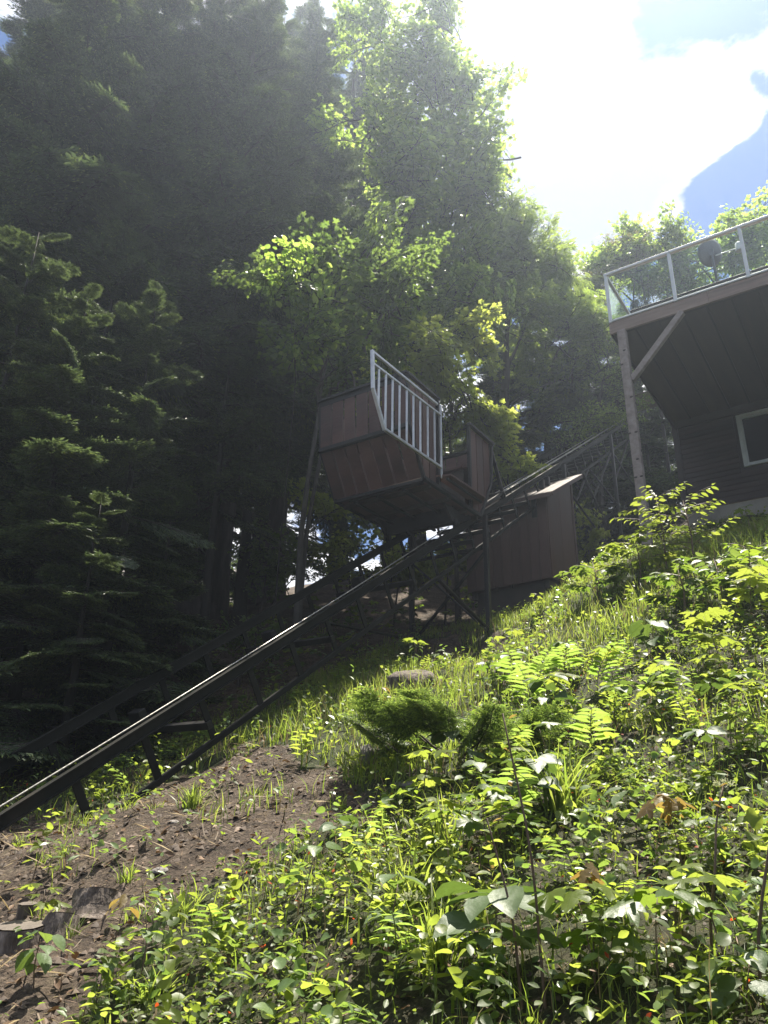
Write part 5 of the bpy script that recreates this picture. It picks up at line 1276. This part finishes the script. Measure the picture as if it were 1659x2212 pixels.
scatter(56, lambda d, g, s, x, y: d, lambda xy, c: WP('soil_seedling', 'x', 0, 0, .1, ('oval', 'ovy', 'pale')[c % 3], .035+.03*rng.random(), 5+c % 3, 'tiny seedlings on the soil', layers=1+c % 2, xy=xy, r=.0025), 'tiny green seedling on bare soil')
scatter(26, lambda d, g, s, x, y: d, lambda xy, c: tuft('grass_tuft', 'x', 0, 0, .07+.08*rng.random(), 22, .05, .006, 'small tufts on the soil', xy=xy), 'small grass tuft on bare soil')
scatter(44, lambda d, g, s, x, y: s and 6 < y < 17 and -2.5 < x < 2.2, lambda xy, c: WP('shade_maple_seedling', 'x', 0, 0, .3+.4*rng.random(), ('map', 'mapy', 'vib')[c % 3], .12, 10, 'shaded maple seedlings', layers=2, xy=xy, cat='maple seedling'), 'shaded maple seedling')
seen_ = {}
for what, k, side, dd_, o in sorted(SC, key=lambda q: q[3]):
    i = seen_.get((what, k, side), 0); seen_[(what, k, side)] = i+1
    o['label'] = ('%s %s %s the %s' % (ORD[min(i, 15)], what, side, MARKS[k][0]))
# seed heads
for (lb, px, py) in (('pale dry flower head above the tall wispy grass', 1270, 1620), ('pale flower head low in the lower middle', 1000, 1860), ('flower head with tiny pale blossoms left of the bottom viburnum', 860, 2120), ('pale flower head among the lower right leaves', 1560, 1830)):
    g0 = ground_hit(px, py); t = root('flower_head', lb, 'flower', Matrix.Translation((g0[0], g0[1], g0[2]-.02)))
    put('stem', stemmesh(.3, .003, .1, M_gstem, 1)[0], t)
    b = Bag(); m_ = 110; v = rnd(m_, 1); v /= np.linalg.norm(v, axis=1)[:, None]; v[:, 2] = abs(v[:, 2])
    b.leaves(*GC, np.array([.05, 0, .28])+v*np.array([.05, .05, .03])*(.5+.5*rng.random((m_, 1))), v, rnd(m_, 1), .012)
    put('blossom', b.mesh('blossom', [L_flower]), t)

# ---------------------------------------------------------------- stumps, rocks, logs
def stump(label, px, py, r, h, tilt=0, top=True, mat=M_bark):
    g0 = ground_hit(px, py); x, y = g0[0], g0[1]
    t = root('tree_stump', label, 'stump', Matrix.Translation((x, y, gz(x, y)-.08)) @ Matrix.Rotation(tilt, 4, 'X'))
    tt = np.linspace(0, 1, 7); V, F = tube_arrays(np.stack([0*tt, 0*tt, h*tt], 1), r*(1.35-.35*tt**.5), 20, .16)
    V, F = V, F[:-18]
    put('bark', tri_mesh('bark', V, F, [mat], smooth=True), t)
    an = np.arange(20)*2*math.pi/20; ring = V[-20:]; c = ring.mean(axis=0)
    VV = [c+(0, 0, .004)]+[c+(p-c)*.93+(0, 0, .004) for p in ring]
    put('cut_top', tri_mesh('cut_top', np.array(VV), np.array([(0, 1+i, 1+(i+1) % 20) for i in range(20)]), [M_stump]), t)
    return t
M_stumpb = solid('grey_stump_wood', [(.3, (.035, .026, .02)), (.5, (.10, .078, .062)), (.72, (.24, .20, .17))], (22, 22, 5), .9, 1.0, bscale=2.5, detail=9)
stump('nearest cut stump with flat sawn top at the lower left edge', 40, 2035, .12, .15, .10, mat=M_stumpb)
stump('small sawn branch stub beside the nearest stump', 60, 1975, .05, .13, .1, mat=M_stumpb)
stump('weathered split stump right of the sawn stump', 118, 2035, .08, .19, -.3, mat=M_stumpb)
stump('half buried old stump further right on the bare soil', 205, 1965, .12, .15, -.3, mat=M_stumpb)
def blob(name, label, cat, px, py, rad, mat, seed, xy=None, dz=0, disp=.25):
    if xy is None: g0 = ground_hit(px, py); xy = (g0[0], g0[1])
    import bmesh
    bm = bmesh.new(); bmesh.ops.create_icosphere(bm, subdivisions=4, radius=1)
    g = np.random.default_rng(seed); k = g.normal(size=(6, 3))*2.2; ph = g.random(6)*6
    for v in bm.verts:
        c = np.array(v.co); n_ = sum(math.sin(float(k[i] @ c)+ph[i]) for i in range(6))/6 + .35*sum(math.sin(float(k[i] @ c)*3.3+ph[i]) for i in range(6))/6
        v.co *= 1+disp*n_
        v.co.x *= rad[0]; v.co.y *= rad[1]; v.co.z *= rad[2]
    me = bpy.data.meshes.new(name); bm.to_mesh(me); bm.free(); me.materials.append(mat)
    me.polygons.foreach_set('use_smooth', [True]*len(me.polygons))
    o = put(name, me, None, Matrix.Translation((xy[0], xy[1], gz(*xy)+dz)) @ Matrix.Rotation(seed*1.3, 4, 'Z'))
    return tag(o, label, cat)
blob('rock', 'rounded grey rock half sunk in the tall grass below the trestle', 'rock', 892, 1480, (.30, .22, .17), M_stumpb, 5)
blob('rock', 'small dark upright rock at the left of the low evergreen bush', 'rock', 792, 1650, (.06, .07, .13), M_rock, 6)
blob('rock', 'flat pale stone below the low evergreen bush', 'rock', 890, 1700, (.13, .10, .03), M_rock, 7)
blob('rock', 'small pale stone on the bare soil, left of centre', 'rock', 346, 1889, (.05, .04, .02), M_rock, 8)
blob('rock', 'small flat stone near the upper edge of the bare soil', 'rock', 376, 1779, (.05, .035, .018), M_rock, 9)
rt_ = at(405, 1310, 13.9)
blob('root_mound', 'dark upturned root mound between the thick trunk and the slim trunk', 'root mound', 0, 0, (.38, .4, .62), M_bark, 11, xy=rt_, dz=.2, disp=.4)
for i, (lb, pts_) in enumerate((('pale fallen branch lying beyond the far rail at the left', [(20, 1690), (95, 1660), (200, 1625)]), ('forked dry branch behind the lower rails', [(65, 1690), (75, 1650), (55, 1610)]),
        ('thin fallen branch on the soil at the lower left', [(170, 2105), (260, 2100), (340, 2080)]), ('thin curved stick below the fallen branch', [(235, 2150), (300, 2155), (350, 2135)]), ('pale stick poking up between the rails', [(430, 1462), (455, 1440), (480, 1415)]))):
    g_ = [ground_hit(*p) for p in pts_]; c0 = g_[0]
    q = [tuple(np.array(p)-c0+np.array([0, 0, .03+.02*k])) for k, p in enumerate(g_)]
    V, F = tube_arrays(q, [.012, .009, .004], 6, .2)
    tag(put('fallen_branch', tri_mesh('fallen_branch', V, F, [M_stump if i != 2 else M_twig], smooth=True), None, Matrix.Translation(tuple(c0))), lb, 'branch')
print('blades', NBLADES)
